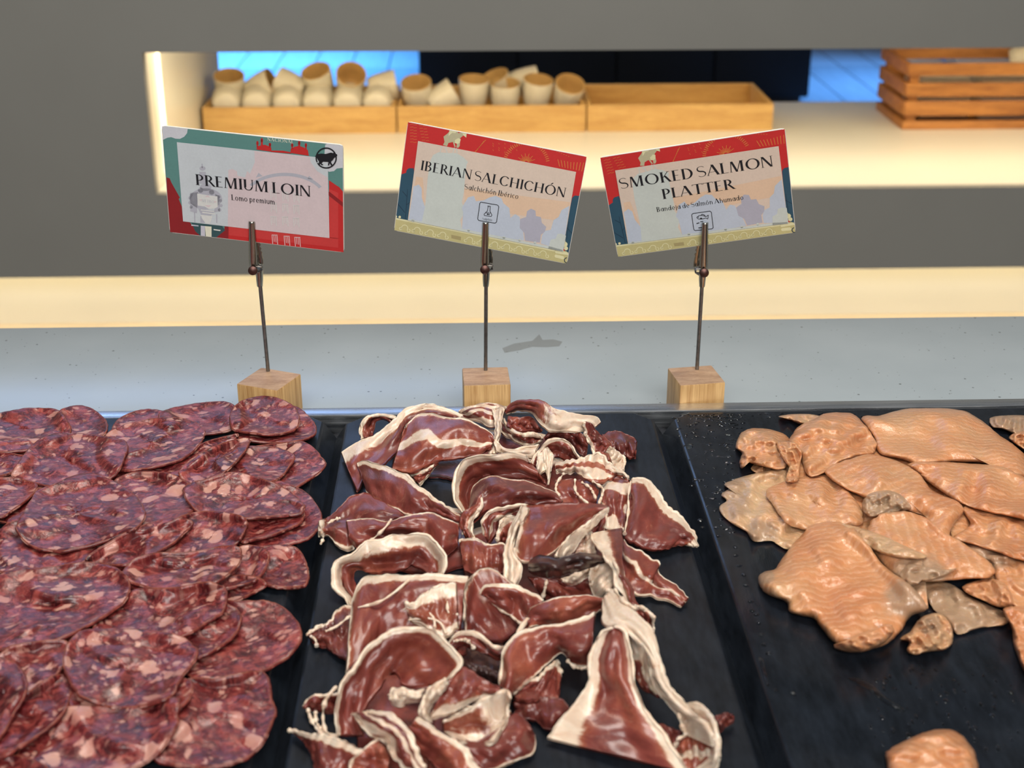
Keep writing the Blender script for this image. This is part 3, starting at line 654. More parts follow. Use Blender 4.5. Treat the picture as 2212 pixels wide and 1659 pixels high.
c2.add('black', poly_path([(1082, 1004), (1105, 985), (1140, 982), (1180, 995), (1203, 978), (1198, 1020), (1178, 1008), (1140, 1020), (1100, 1020), (1082, 1004)], 6) + poly_path([(1125, 984), (1135, 970), (1160, 975), (1172, 990)], 6) + [circ(1100, 1000, 5), circ(1128, 1012, 12, 6), seg(1080, 1068, 1110, 1058, 9), seg(1120, 1048, 1150, 1044, 8), seg(1100, 1112, 1140, 1108, 9)])
c2.flush('allergen_emblem', 'small square fish emblem')

# ------------------------------------------------------------------ clip holders: oak block, rod, alligator clip
def holder(label, top, rod, clip, side, rotz, bpx, card):
    """top: centre of block top (px); rod: px of rod top; clip: (tip px, pivot px)"""
    zc = ZC + 0.030; b = at_z(*bpx, zc); e = tag(empty('card_holder', (b[0], b[1], ZC)), label, 'card holder')
    M4 = Matrix.Translation((b[0], b[1], 0)) @ Matrix.Rotation(rotz, 4, 'Z')
    o = box('wooden_block', (-.0148, -.0148, ZC + .0001), (.0148, .0148, zc - .0003), m_block, e, bevel=.0011, M=M4)
    o.data.materials.append(m_blocktop)
    for p_ in o.data.polygons:
        if p_.normal.z > .6: p_.material_index = 1
    yr = b[1]; rb = at_z(*top, zc - .003); yr = rb[1]; rt = at_y(*rod, yr); cp = card.at(*clip[0]); tip = at_y(*clip[0], cp[1] - .0012); piv = at_y(*clip[1], yr - .0055)
    n_ = 40; pts = [rb + (rt - rb) * i / n_ for i in range(n_ + 1)]
    tube('rod', pts, [.00125] * (n_ + 1), m_rod, e, n=10)
    ax = Vector(tip - piv); L = ax.length; ax.normalize()
    sock = [Vector(rt) - ax * .004, Vector(rt) + ax * .001, Vector(rt) + ax * .008]
    tube('socket', sock, [.0018, .0022, .0024], m_clip, e, n=10)
    # front jaw: a tapered trough of sheet metal that ends in a round pivot
    right = ax.cross(Vector((0, -1, 0))).normalized(); fw = Vector((0, -1, 0))
    def jaw(name, off, lean, dy, w0, w1, teeth):
        V = []; F = []; nL = 24; nW = 9
        for i in range(nL + 1):
            u = i / nL; wd = w0 + (w1 - w0) * u
            if u < .12: wd *= .8 + u * 1.7
            for j in range(nW):
                v = j / (nW - 1) * 2 - 1; hgt = .0016 * (1 - v * v) * (1 - .3 * u)
                wob = (.0004 * (1 if (i % 2) else -1) if teeth and abs(v) > .9 and u > .25 else 0)
                p_ = Vector(piv) + ax * (u * L) + right * (v * (wd + wob) + lean * u + off) + fw * (dy * (hgt + .0006) + (0.0 if dy > 0 else -.0035 - .002 * (1 - u)) * 1.0)
                V.append(tuple(p_))
        for i in range(nL):
            for j in range(nW - 1):
                a = i * nW + j; F.append((a, a + 1, a + nW + 1, a + nW))
        o = mesh_obj(name, V, F, m_clip, e, smooth=True); md = o.modifiers.new('thickness', 'SOLIDIFY'); md.thickness = .0005; return o
    jaw('clip_jaw', 0, 0, 1, .0027, .0019, False)
    jaw('clip_jaw', side * .0030, -side * .003, -.6, .0024, .0015, True)
    r_ = .0029; Mx = Matrix.Translation(Vector(piv) + fw * .0045) @ Matrix.Rotation(math.pi / 2, 4, 'X')
    lathe('rivet', [(0, .0012), (r_ * .6, .0010), (r_, .0002), (r_, -.0008), (0, -.0008)], m_rivet, e, n=20, M=Mx)
    tube('spring', [Vector(piv) + right * (side * .003) + right * (.0022 * math.cos(t_ * 1.3)) + ax * (.0022 * math.sin(t_ * 1.3)) + fw * (-.003 + .0002 * t_) for t_ in range(24)], .0004, m_rod, e, n=6)
    return e
holder('oak block card holder with a leaning steel rod and clip holding the loin card', (580, 810), (561, 606), ((544, 478), (548, 580)), 1, math.radians(-24), (581, 817), c1)
holder('oak block card holder with a steel rod and clip holding the middle card', (1049, 808), (1050, 606), ((1049, 480), (1047, 578)), 1, math.radians(2), (1050, 811), cm)
holder('oak block card holder with a steel rod and clip holding the salmon card', (1505, 806), (1517, 606), ((1523, 480), (1519, 585)), -1, math.radians(8), (1504, 809), c2)
# ------------------------------------------------------------------ sliced food: sheets laid one over another on the trays
GX0, GX1, GY0, GY1, GR = -0.50, 0.62, 0.25, 0.92, 0.001
NXg, NYg = int((GX1 - GX0) / GR), int((GY1 - GY0) / GR)
HF = np.zeros((NYg, NXg))
def hf_at(X, Y):
    fx = np.clip((X - GX0) / GR, 0, NXg - 2); fy = np.clip((Y - GY0) / GR, 0, NYg - 2)
    return HF[fy.astype(int), fx.astype(int)]
def hf_splat(P, thick):
    """P (n, m, 3) points of the sheet's middle, heights above the tray"""
    for k in range(2):
        P = np.concatenate([P, (P[1:] + P[:-1])[..., :] / 2], 0)[np.argsort(np.r_[np.arange(len(P)), np.arange(len(P) - 1) + .5], kind='stable')]
        P = P.transpose(1, 0, 2)
    q = P.reshape(-1, 3); z = q[:, 2] - ZT + thick
    ix = ((q[:, 0] - GX0) / GR).astype(int); iy = ((q[:, 1] - GY0) / GR).astype(int)
    for dx in (0, 1):
        for dy in (0, 1):
            a = np.clip(ix + dx, 0, NXg - 1); b = np.clip(iy + dy, 0, NYg - 1); np.maximum.at(HF, (b, a), z)
def raise_to(px, py, z, eps, cap=0.05):
    z = z.copy()
    for it in range(160):
        P = at_z(px, py, ZT + z); m = (z < hf_at(P[..., 0], P[..., 1]) + eps) & (z < cap)
        if not m.any(): break
        z[m] += 0.0004
    return z
def smooth_grid(z, n, wrap=False):
    for _ in range(n):
        if wrap: a = np.roll(z, 1, 1); b = np.roll(z, -1, 1)
        else: a = np.concatenate([z[:, :1], z[:, :-1]], 1); b = np.concatenate([z[:, 1:], z[:, -1:]], 1)
        c = np.concatenate([z[:1], z[:-1]], 0); d = np.concatenate([z[1:], z[-1:]], 0)
        z = z * .4 + (a + b + c + d) * .15
    return z
def drape(px, py, z0, eps=0.0006, wrap=False, rounds=3, n=8, cap=0.05):
    z = raise_to(px, py, z0, eps, cap)
    for _ in range(rounds):
        z = smooth_grid(z, n, wrap); z = raise_to(px, py, z, eps, cap)
    return smooth_grid(z, 2, wrap)
def catmull(P, n, closed=False):
    P = np.asarray(P, float); m = len(P)
    if closed: t = np.linspace(0, m, n, endpoint=False)
    else:
        d = np.r_[0, np.cumsum(np.linalg.norm(np.diff(P[:, :2], axis=0), axis=1) + 1e-6)]; t = np.interp(np.linspace(0, d[-1], n), d, np.arange(m))
    i = np.floor(t).astype(int); f = (t - i)[:, None]
    g = (lambda k: P[(i + k) % m]) if closed else (lambda k: P[np.clip(i + k, 0, m - 1)])
    p0, p1, p2, p3 = g(-1), g(0), g(1), g(2)
    return .5 * (2 * p1 + (p2 - p0) * f + (2 * p0 - 5 * p1 + 4 * p2 - p3) * f ** 2 + (3 * p1 - p0 - 3 * p2 + p3) * f ** 3)
class Wob:
    """smooth pseudo-random field from a few sines"""
    def __init__(s, seed, n=9):
        r = np.random.RandomState(seed); s.k = r.normal(size=(n, 2)); s.k /= np.linalg.norm(s.k, axis=1)[:, None]; s.k *= r.uniform(.5, 2.0, (n, 1)); s.p = r.uniform(0, 6.28, n); s.a = r.uniform(.5, 1, n); s.a /= np.sqrt((s.a ** 2).sum() / 2)
    def __call__(s, x, y, f):
        o = 0
        for k, p, a in zip(s.k, s.p, s.a): o = o + a * np.sin((x * k[0] + y * k[1]) * f * 6.28 + p)
        return o
def grid_normals(P, wrap):
    if wrap: du = np.roll(P, -1, 1) - np.roll(P, 1, 1)
    else: du = np.gradient(P, axis=1)
    dv = np.gradient(P, axis=0); N = np.cross(du, dv)
    return N / (np.linalg.norm(N, axis=2)[..., None] + 1e-12)
def sheet(name, P, thick, mat, parent, wrap=False, uv=None, attrs=None, edge_round=True, pole=False, midpush=0.0):
    """a sheet of real thickness from a grid of points (rows x columns)"""
    R, C = P.shape[:2]; N = grid_normals(P, wrap)
    if N[..., 2].mean() < 0: N = -N; flip = True
    else: flip = False
    t = thick if hasattr(thick, 'shape') else np.full((R, C), thick)
    A = P + N * t[..., None] / 2; B = P - N * t[..., None] / 2
    V = np.concatenate([A.reshape(-1, 3), B.reshape(-1, 3)]); n0 = R * C; F = []
    cc = C if wrap else C - 1
    for i in range(R - 1):
        for j in range(cc):
            a = i * C + j; b = i * C + (j + 1) % C; q = (a, b, b + C, a + C)
            if flip: q = q[::-1]
            F.append(q); F.append(tuple(v + n0 for v in q[::-1]))
    loop = [(R - 1) * C + j for j in range(C)] if wrap else [j for j in range(C)] + [i * C + C - 1 for i in range(1, R)] + [(R - 1) * C + j for j in range(C - 2, -1, -1)] + [i * C for i in range(R - 2, 0, -1)]
    m = len(loop); mid = len(V)
    # a rounded edge: one extra row pushed outward
    Pf = P.reshape(-1, 3); lp = Pf[loop]; cen = Pf.mean(0); tang = np.roll(lp, -1, 0) - np.roll(lp, 1, 0)
    nn = N.reshape(-1, 3)[loop]; out = np.cross(tang, nn); out /= np.linalg.norm(out, axis=1)[:, None] + 1e-12
    if ((lp - cen) * out).sum() < 0: out = -out
    V = np.concatenate([V, lp + out * (t.reshape(-1)[loop] * .45)[:, None]])
    for k in range(m):
        a, b = loop[k], loop[(k + 1) % m]; c_, d = mid + k, mid + (k + 1) % m
        q1 = (a, c_, d, b); q2 = (c_, a + n0, b + n0, d)
        F.append(q1[::-1] if not flip else q1); F.append(q2[::-1] if not flip else q2)
    if wrap:
        F.append(tuple(range(C))[::-1] if not flip else tuple(range(C))); F.append(tuple(n0 + j for j in (range(C) if not flip else range(C - 1, -1, -1))))
    dup = lambda x: np.concatenate([x.reshape(n0, -1), x.reshape(n0, -1), x.reshape(n0, -1)[loop]])
    uvv = dup(uv) if uv is not None else None
    at = {k: dup(v)[:, 0] for k, v in (attrs or {}).items()}
    return mesh_obj(name, V, F, mat, parent, smooth=True, uv=uvv, attrs=at)

# --- food materials
def meat_base(M, wet=.35):
    M.p.inputs['Subsurface Weight'].default_value = 0.25; M.p.inputs['Subsurface Radius'].default_value = (0.004, 0.0015, 0.0008); M.p.inputs['Subsurface Scale'].default_value = 0.6
    M.p.inputs['Coat Weight'].default_value = wet; M.p.inputs['Coat Roughness'].default_value = 0.22
M = Mat('salami_meat'); meat_base(M, .40); c = M.coords('UV')
nd = M.noise(c, 110, 4, .6); sc_ = M.n('ShaderNodeVectorMath', _operation='SCALE'); M.l(nd.outputs['Color'], sc_.inputs[0]); sc_.inputs['Scale'].default_value = .010
ad = M.n('ShaderNodeVectorMath', _operation='ADD'); M.l(c, ad.inputs[0]); M.l(sc_.outputs[0], ad.inputs[1])
def blobs(scale, p_keep, r0, r1, vec, soft=.05):
    v = M.n('ShaderNodeTexVoronoi', Scale=scale); v.voronoi_dimensions = '2D'; M.l(vec, v.inputs['Vector']); s_ = M.n('ShaderNodeSeparateColor'); M.l(v.outputs['Color'], s_.inputs[0])
    rad = M.math('MULTIPLY', M.math('GREATER_THAN', s_.outputs[0], 1 - p_keep), M.math('ADD', M.math('MULTIPLY', s_.outputs[1], r1 - r0), r0))
    return M.math('MULTIPLY', M.math('SUBTRACT', rad, v.outputs['Distance']), 1 / soft, clamp=True)
mp = M.n('ShaderNodeMapping'); M.l(ad.outputs[0], mp.inputs[0]); mp.inputs['Scale'].default_value = (.75, 1.25, 1)
f1 = blobs(88, .34, .18, .46, mp.outputs[0], .09); f2 = blobs(215, .60, .16, .48, mp.outputs[0], .22); f3 = blobs(520, .6, .15, .42, ad.outputs[0], .3)
n1 = M.noise(ad.outputs[0], 160, 5, .65, 1.0); n2 = M.noise(c, 45, 3)
red = M.ramp(n1.outputs[0], [(.34, (0.040, 0.004, 0.006, 1)), (.48, (0.125, 0.011, 0.013, 1)), (.64, (0.33, 0.065, 0.052, 1))])
dk = M.ramp(n2.outputs[0], [(.35, (.62, .5, .55, 1)), (.6, (1, 1, 1, 1))]); red2 = M.mix(1.0, red.outputs[0], dk.outputs[0], 'MULTIPLY')
fc = M.ramp(n2.outputs[0], [(.35, (0.54, 0.30, 0.235, 1)), (.65, (0.42, 0.17, 0.14, 1))])
n5 = M.noise(c, 60, 2); dens = M.ramp(n5.outputs[0], [(.40, (.12, .12, .12, 1)), (.60, (.85, .85, .85, 1))])
x = M.mix(M.math('MULTIPLY', f3, .38), red2, (0.38, 0.12, 0.10, 1)); x = M.mix(M.math('MULTIPLY', f2, dens.outputs[0]), x, fc.outputs[0]); x = M.mix(M.math('MULTIPLY', f1, .92), x, fc.outputs[0])
M.l(x, M.p.inputs['Base Color']); nb = M.noise(c, 420, 4, .6)
M.set(Roughness=.36); M.bump(M.math('ADD', nb.outputs[0], M.math('MULTIPLY', n1.outputs[0], 1.5)), .45, .0006); m_salami = M.m
M = Mat('salami_casing'); M.set(Roughness=.35); n = M.noise(M.coords('Object'), 260, 4); r = M.ramp(n.outputs[0], [(.3, (0.10, 0.016, 0.014, 1)), (.65, (0.25, 0.07, 0.042, 1))]); M.l(r.outputs[0], M.p.inputs['Base Color']); M.bump(n.outputs[0], .4, .0005); m_casing = M.m

def ham_mat(name, meatcols, fatcols):
    M = Mat(name); meat_base(M, .35); c = M.coords('UV')
    at = M.n('ShaderNodeAttribute', _attribute_name='fat'); tn = M.n('ShaderNodeAttribute', _attribute_name='tone')
    n0 = M.noise(c, 170, 5, .65, .8); n1 = M.noise(c, 42, 4, .6, 1.5); n3 = M.noise(c, 600, 3)
    f = M.math('ADD', at.outputs['Fac'], M.math('ADD', M.math('MULTIPLY', M.math('SUBTRACT', n0.outputs[0], .5), .40), M.math('MULTIPLY', M.math('SUBTRACT', n1.outputs[0], .5), .35)))
    mask = M.ramp(f, [(.44, (0, 0, 0, 1)), (.54, (1, 1, 1, 1))])
    # thin marbling lines
    w = M.math('ABSOLUTE', M.math('SUBTRACT', n1.outputs[0], .56)); line = M.math('MULTIPLY', M.math('SUBTRACT', .010, w), 60, clamp=True)
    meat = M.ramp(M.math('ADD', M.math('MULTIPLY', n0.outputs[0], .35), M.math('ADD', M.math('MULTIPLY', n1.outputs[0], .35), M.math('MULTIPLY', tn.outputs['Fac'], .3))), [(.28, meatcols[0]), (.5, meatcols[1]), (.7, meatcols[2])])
    edge = M.ramp(f, [(.30, (0, 0, 0, 1)), (.47, (1, 1, 1, 1))])
    a = M.mix(M.math('MULTIPLY', edge.outputs[0], .5), meat.outputs[0], (0.36, 0.11, 0.045, 1)); a = M.mix(M.math('MULTIPLY', line, .35), a, (0.50, 0.26, 0.17, 1))
    fat = M.ramp(n0.outputs[0], [(.3, fatcols[0]), (.65, fatcols[1])]); o = M.mix(mask.outputs[0], a, fat.outputs[0])
    M.l(o, M.p.inputs['Base Color']); M.set(Roughness=.36); M.bump(M.math('ADD', M.math('MULTIPLY', n3.outputs[0], .5), n0.outputs[0]), .35, .0005)
    return M.m
m_ham = ham_mat('cured_ham', [(0.075, 0.014, 0.012, 1), (0.18, 0.036, 0.026, 1), (0.31, 0.082, 0.046, 1)], [(0.60, 0.43, 0.31, 1), (0.72, 0.60, 0.48, 1)])
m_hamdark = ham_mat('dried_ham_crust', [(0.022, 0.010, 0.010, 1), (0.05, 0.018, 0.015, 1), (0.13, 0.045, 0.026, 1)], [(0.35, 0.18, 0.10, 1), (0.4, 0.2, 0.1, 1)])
M = Mat('ham_fat'); meat_base(M, .3); n = M.noise(M.coords('Object'), 300, 4); r = M.ramp(n.outputs[0], [(.3, (0.66, 0.47, 0.34, 1)), (.65, (0.80, 0.66, 0.52, 1))]); M.l(r.outputs[0], M.p.inputs['Base Color']); M.set(Roughness=.35); M.bump(n.outputs[0], .5, .0006); m_fat = M.m

M = Mat('smoked_salmon'); meat_base(M, .6); M.p.inputs['Coat Roughness'].default_value = .10; M.p.inputs['Subsurface Radius'].default_value = (0.006, 0.003, 0.0015); M.p.inputs['Subsurface Weight'].default_value = .35
c = M.coords('UV'); nw = M.noise(c, 28, 3, .5); nf = M.noise(c, 300, 4, .6); n1 = M.noise(c, 60, 4, .6)
wv = M.n('ShaderNodeTexWave', Scale=62.0, Distortion=4.2, Detail=3.0); wv.wave_profile = 'SAW'; wv.inputs['Detail Scale'].default_value = 4.0; M.l(c, wv.inputs['Vector'])
ln = M.ramp(wv.outputs['Fac'], [(.0, (.5, .5, .5, 1)), (.12, (0.1, 0.1, 0.1, 1)), (.6, (.15, .15, .15, 1)), (.93, (1, 1, 1, 1))])
tn = M.n('ShaderNodeAttribute', _attribute_name='tone'); eg = M.n('ShaderNodeAttribute', _attribute_name='fat')
bc = M.ramp(M.math('ADD', M.math('MULTIPLY', n1.outputs[0], .5), M.math('MULTIPLY', tn.outputs['Fac'], .5)), [(.2, (0.50, 0.175, 0.060, 1)), (.5, (0.56, 0.260, 0.112, 1)), (.85, (0.50, 0.34, 0.19, 1))])
a = M.mix(M.math('MULTIPLY', ln.outputs[0], .36), bc.outputs[0], (0.78, 0.50, 0.34, 1))
gm = M.ramp(M.math('ADD', eg.outputs['Fac'], M.math('MULTIPLY', M.math('SUBTRACT', n1.outputs[0], .5), .5)), [(.45, (0, 0, 0, 1)), (.65, (1, 1, 1, 1))])
a = M.mix(M.math('MULTIPLY', gm.outputs[0], .8), a, (0.36, 0.24, 0.155, 1))
M.l(a, M.p.inputs['Base Color']); M.set(Roughness=.33)
hb = M.math('ADD', M.math('MULTIPLY', nf.outputs[0], 1.1), M.math('ADD', M.math('MULTIPLY', wv.outputs['Fac'], .22), n1.outputs[0])); M.bump(hb, .75, .0010); m_salmon = M.m

# --- salami
REG = {1: (0, 860, 2212 / 740), 2: (0, 1200, 2212 / 700), 3: (640, 860, 2212 / 600), 4: (1040, 860, 2212 / 600), 5: (600, 1209, 2212 / 600), 6: (1040, 1209, 2212 / 600), 7: (1500, 860, 2212 / 712), 8: (1500, 1125, 2212 / 712)}
def conv(reg, pts):
    ox, oy, s_ = REG[reg]; return [(ox + p[0] / s_, oy + p[1] / s_) + tuple(p[2:]) for p in pts]
cnt = [0]
def polar(outline, R, C, seed, jag=0.0):
    O = catmull(outline, C, True); cen = O.mean(0)
    if jag:
        wv_ = Wob(seed + 50); th = np.linspace(0, 2 * np.pi, C, endpoint=False); d = O - cen
        O = cen + d * (1 + jag * (wv_(np.cos(th), np.sin(th), 2.2) * .6 + wv_(np.cos(th), np.sin(th), 6) * .3))[:, None]
    r = np.linspace(0.02, 1, R) ** .85
    G_ = cen + (O - cen)[None] * r[:, None, None]
    return G_[..., 0], G_[..., 1], r
def salami(reg, pts, label, tilt=0.10, h=0.0015, curl=0.0012, th=0.0017):
    cnt[0] += 1; seed = cnt[0]; rs = np.random.RandomState(seed)
    px, py, r = polar(conv(reg, pts), 20, 84, seed, .012)
    R, C = px.shape; ang = np.linspace(0, 2 * np.pi, C, endpoint=False)
    yc = py.mean(); ext = (py.max() - py.min())
    # the sheet leans: its near edge rides on what lies before it
    z0 = h + (r[:, None] ** 2) * curl * (1 + .9 * np.cos(2 * ang + rs.uniform(0, 6)))[None] + tilt * 0.012 * (1 - (py - yc) / ext * 1.2)
    wb = Wob(seed); z0 = z0 + .0006 * wb(px / 300, py / 200, 1.6)
    z = drape(px, py, z0, .0009, True, 3, 14)
    lift = .5 + .5 * np.cos(2 * ang + rs.uniform(0, 6)); lift = .35 + .65 * lift
    z = z + (r[:, None] ** 5) * .0016 * lift[None] + .00045 * wb(px / 60, py / 42, .6)
    P = at_z(px, py, ZT + z)
    hf_splat(P, th / 2)
    c_ = P[0].mean(0); uv = (P[..., :2] - c_[:2]); uv[..., 1] *= 1.08
    a = rs.uniform(0, 6.28); uv = np.stack([uv[..., 0] * math.cos(a) - uv[..., 1] * math.sin(a), uv[..., 0] * math.sin(a) + uv[..., 1] * math.cos(a)], -1) + rs.uniform(0, 3, 2)
    e = tag(empty('salami_slice', c_), label, 'salami slice', 'salami slices on the left tray')
    sheet('meat', P, th, m_salami, e, True, uv)
    ring = P[-1]; tube_closed('casing', ring, th * .56, m_casing, e)
def tube_closed(name, ring, rad, mat, parent, n=6):
    m = len(ring); T_ = np.roll(ring, -1, 0) - np.roll(ring, 1, 0); T_ /= np.linalg.norm(T_, axis=1)[:, None] + 1e-12
    up = np.array([0, 0, 1.0]); S_ = np.cross(T_, up); S_ /= np.linalg.norm(S_, axis=1)[:, None] + 1e-12; U_ = np.cross(S_, T_)
    V = []; F = []
    for k in range(n):
        a = 2 * math.pi * k / n; V.append(ring + S_ * math.cos(a) * rad * .55 + U_ * math.sin(a) * rad)
    V = np.stack(V, 1).reshape(-1, 3)
    for i in range(m):
        for k in range(n):
            a = i * n + k; b = i * n + (k + 1) % n; c_ = ((i + 1) % m) * n + k; d = ((i + 1) % m) * n + (k + 1) % n; F.append((a, b, d, c_))
    return mesh_obj(name, V, F, mat, parent, smooth=True)

# --- ham: a ribbon between two edges, each point given with its height above the tray in mm
def ham(reg, A, B, label, fa=.18, fb=0.0, fu0=0.0, fu1=0.0, mid=None, bulge=0.0, tone=.5, mat=None, rimA=True, rimB=False, rag=1.0, strands=(), name='ham_slice', th=.0011, stripes=0, allfat=0.0, nu=64, nv=22):
    cnt[0] += 1; seed = cnt[0]; wb = Wob(seed); w2 = Wob(seed + 500)
    a = catmull(conv(reg, A), nu); b = catmull(conv(reg, B), nu); u = np.linspace(0, 1, nu); v = np.linspace(0, 1, nv)
    # ragged cut edges
    for e_, k in ((a, 0.0), (b, 7.0)):
        d = np.gradient(e_[:, :2], axis=0); nrm = np.stack([-d[:, 1], d[:, 0]], 1); nrm /= np.linalg.norm(nrm, axis=1)[:, None] + 1e-9
        L = np.r_[0, np.cumsum(np.linalg.norm(np.diff(e_[:, :2], axis=0), axis=1))]
        e_[:, :2] += nrm * (rag * (1.8 * wb(L / 110, k, 1.1) + 0.55 * w2(L / 26, k, 1.0)))[:, None]
    G_ = a[None] * (1 - v)[:, None, None] + b[None] * v[:, None, None]
    px, py, hh = G_[..., 0], G_[..., 1], G_[..., 2] / 1000
    prof = np.sin(np.pi * v)[:, None]
    U, Vv = np.meshgrid(u, v)
    size = np.linalg.norm(a[-1, :2] - a[0, :2]) / 3000 + .01
    hh = hh + prof * (bulge / 1000 + .0012 * wb(U * 1.5, Vv, 1.0) + .0006 * w2(U * 3, Vv * 1.5, 1.3))
    z = drape(px, py, np.maximum(hh, .0008), .0007, False, 1, 3, cap=.042)
    P = at_z(px, py, ZT + z); hf_splat(P, th / 2)
    du = np.linalg.norm(np.diff(P, axis=1), axis=2).mean(0); dv = np.linalg.norm(np.diff(P, axis=0), axis=2).mean(1)
    x = np.r_[0, np.cumsum(du)]; y = np.r_[0, np.cumsum(dv)]; rs = np.random.RandomState(seed)
    uv = np.stack(np.meshgrid(x, y), -1) + rs.uniform(0, 3, 2)
    fa, fb = fa * .8, fb * .8
    soft = lambda d, w_: np.clip(.5 + (w_ - d) / max(.12, w_ * .9) * .5, 0, 1) if w_ > 0 else 0 * d
    fat = np.maximum(soft(Vv, fa), soft(1 - Vv, fb)); fat = np.maximum(fat, np.maximum(soft(U, fu0), soft(1 - U, fu1)))
    if mid: fat = np.maximum(fat, soft(abs(Vv - mid[0] - .05 * wb(U * 2, 0, 1)), mid[1]) if mid[1] else 0)
    if stripes: fat = np.maximum(fat, .5 + .45 * np.sin(Vv * 6.28 * stripes + wb(U, Vv, 1)))
    fat = np.maximum(fat, allfat + 0 * fat)
    e = tag(empty(name, P.reshape(-1, 3).mean(0)), label, 'ham slice' if name == 'ham_slice' else 'ham scrap', 'cured ham slices on the middle tray')
    tone_a = np.full(px.shape, tone) + .15 * wb(U, Vv, .8)
    sheet('meat', P, th, mat or m_ham, e, False, uv, {'fat': fat, 'tone': tone_a})
    for k, (flag, row, inn) in enumerate(((rimA and fa > 0, 0, 1), (rimB and fb > 0, -1, -2))):
        if not flag: continue
        pts = P[row] ; r_ = th * .58 * (1 + .30 * wb(u * 3, k * 3.0, 1) + .15 * w2(u * 8, k, 1)); r_[0] *= .3; r_[-1] *= .3
        tube('fat_rim', pts, list(np.clip(r_, .0003, .0016)), m_fat, e, n=7)
    for st in strands:
        q = catmull(conv(reg, st), 30); zz = raise_to(q[:, 0], q[:, 1], q[:, 2] / 1000, .0004); pts = at_z(q[:, 0], q[:, 1], ZT + zz)
        r_ = .0007 * (1 + .4 * wb(u[:30] * 8, 2, 1)); tube('fat_strand', pts, list(np.clip(r_, .0003, .0012)), m_fat, e, n=6)
    return e

# --- salmon: thick soft pieces with rounded edges
def salmon(reg, pts, label, h=1.0, th=4.0, lean=0.0, dirn=0.0, tone=.4, grey=None, fold=1.0, side=0.0, cap=.034, name='salmon_slice'):
    cnt[0] += 1; seed = cnt[0]; wb = Wob(seed); w2 = Wob(seed + 300)
    px, py, r = polar(conv(reg, pts), 30, 110, seed, .012); R, C = px.shape
    dirn = dirn + 1.35
    cx, cy = px[0].mean(), py[0].mean(); ext = max(px.max() - px.min(), py.max() - py.min())
    dome = (1 - r[:, None] ** 5) ** .5
    nx, ny = (px - cx) / ext, (py - cy) / ext
    base = h / 1000 + lean / 1000 * (-ny) * 2 + side / 1000 * nx * 2
    fl = fold * .0009 * wb(nx * math.cos(dirn) + ny * 1.7 * math.sin(dirn), (-nx * math.sin(dirn) + ny * math.cos(dirn)) * 2.5, 1.3) + fold * .0004 * w2(nx, ny * 1.5, 4)
    z = drape(px, py, np.maximum(base, .0005) + 0 * px, .0006, True, 2, 8, cap=cap)
    zt_ = z + th / 1000 * dome + fl * dome
    zt_ = np.maximum(zt_, z + .0006)
    P = at_z(px, py, ZT + zt_); Pb = at_z(px, py, ZT + z)
    hf_splat(P, 0.0)
    q = P[..., :2] - P[0].mean(0)[:2]; rs = np.random.RandomState(seed)
    uv = np.stack([q[..., 0] * math.cos(dirn) - q[..., 1] * math.sin(dirn), q[..., 0] * math.sin(dirn) + q[..., 1] * math.cos(dirn)], -1) + rs.uniform(0, 3, 2)
    gr = np.zeros_like(px)
    if grey:
        for (gx, gy, grad) in conv(reg, [g_ for g_ in grey]): gr = np.maximum(gr, np.clip(1.1 - np.hypot(px - gx, (py - gy) * 1.3) / (grad / REG[reg][2]), 0, 1))
    gr = np.maximum(gr, .45 * (r[:, None] > .97))
    n0 = R * C; V = np.concatenate([P.reshape(-1, 3), Pb.reshape(-1, 3)]); F = []
    for i in range(R - 1):
        for j in range(C):
            a = i * C + j; b = i * C + (j + 1) % C; F.append((a, b, b + C, a + C)[::-1]); F.append((a + n0, b + n0, b + C + n0, a + C + n0))
    for j in range(C):
        a = (R - 1) * C + j; b = (R - 1) * C + (j + 1) % C; F.append((a, b, b + n0, a + n0)[::-1])
    F.append(tuple(range(C))[::-1] if False else tuple(range(C)))
    dup = lambda x: np.concatenate([x.reshape(n0, -1)] * 2)
    tn_ = np.full(px.shape, tone) + .12 * wb(nx, ny, 1.5)
    o = mesh_obj(name, V, F, m_salmon, None, smooth=True, uv=dup(uv), attrs={'fat': dup(gr)[:, 0], 'tone': dup(tn_)[:, 0]})
    bm = bmesh.new(); bm.from_mesh(o.data); bmesh.ops.recalc_face_normals(bm, faces=bm.faces); bm.to_mesh(o.data); bm.free()
    return tag(o, label, 'salmon slice', 'salmon pieces on the right tray')
# ------------------------------------------------------------------ salami slices, lowest first
L = 'salami slice '
salami(1, [(-150, 350), (150, 260), (500, 330), (600, 560), (400, 760), (0, 800), (-200, 600)], 'mostly covered ' + L + 'at the bottom of the left rear pile')
salami(1, [(700, 330), (1000, 260), (1350, 330), (1500, 560), (1300, 800), (900, 820), (650, 600)], 'mostly covered ' + L + 'at the bottom of the middle rear pile')
salami(1, [(100, 760), (500, 700), (850, 820), (900, 1080), (650, 1280), (250, 1280), (0, 1040)], 'mostly covered ' + L + 'at the bottom of the left middle pile')
salami(1, [(800, 830), (1150, 760), (1450, 880), (1480, 1100), (1250, 1280), (900, 1250), (720, 1050)], 'mostly covered ' + L + 'at the bottom of the right middle pile')
salami(2, [(50, 560), (400, 480), (750, 600), (800, 900), (550, 1080), (150, 1060), (-50, 820)], 'mostly covered ' + L + 'at the bottom of the front left pile')
salami(2, [(600, 750), (950, 700), (1250, 850), (1280, 1150), (1000, 1320), (650, 1280), (480, 1000)], 'mostly covered ' + L + 'at the bottom of the front middle pile')
salami(1, [(700, 290), (760, 150), (900, 85), (1020, 85), (1110, 130), (1100, 210), (950, 330), (780, 380)], 'thin ' + L + 'in the back row behind the large third slice')
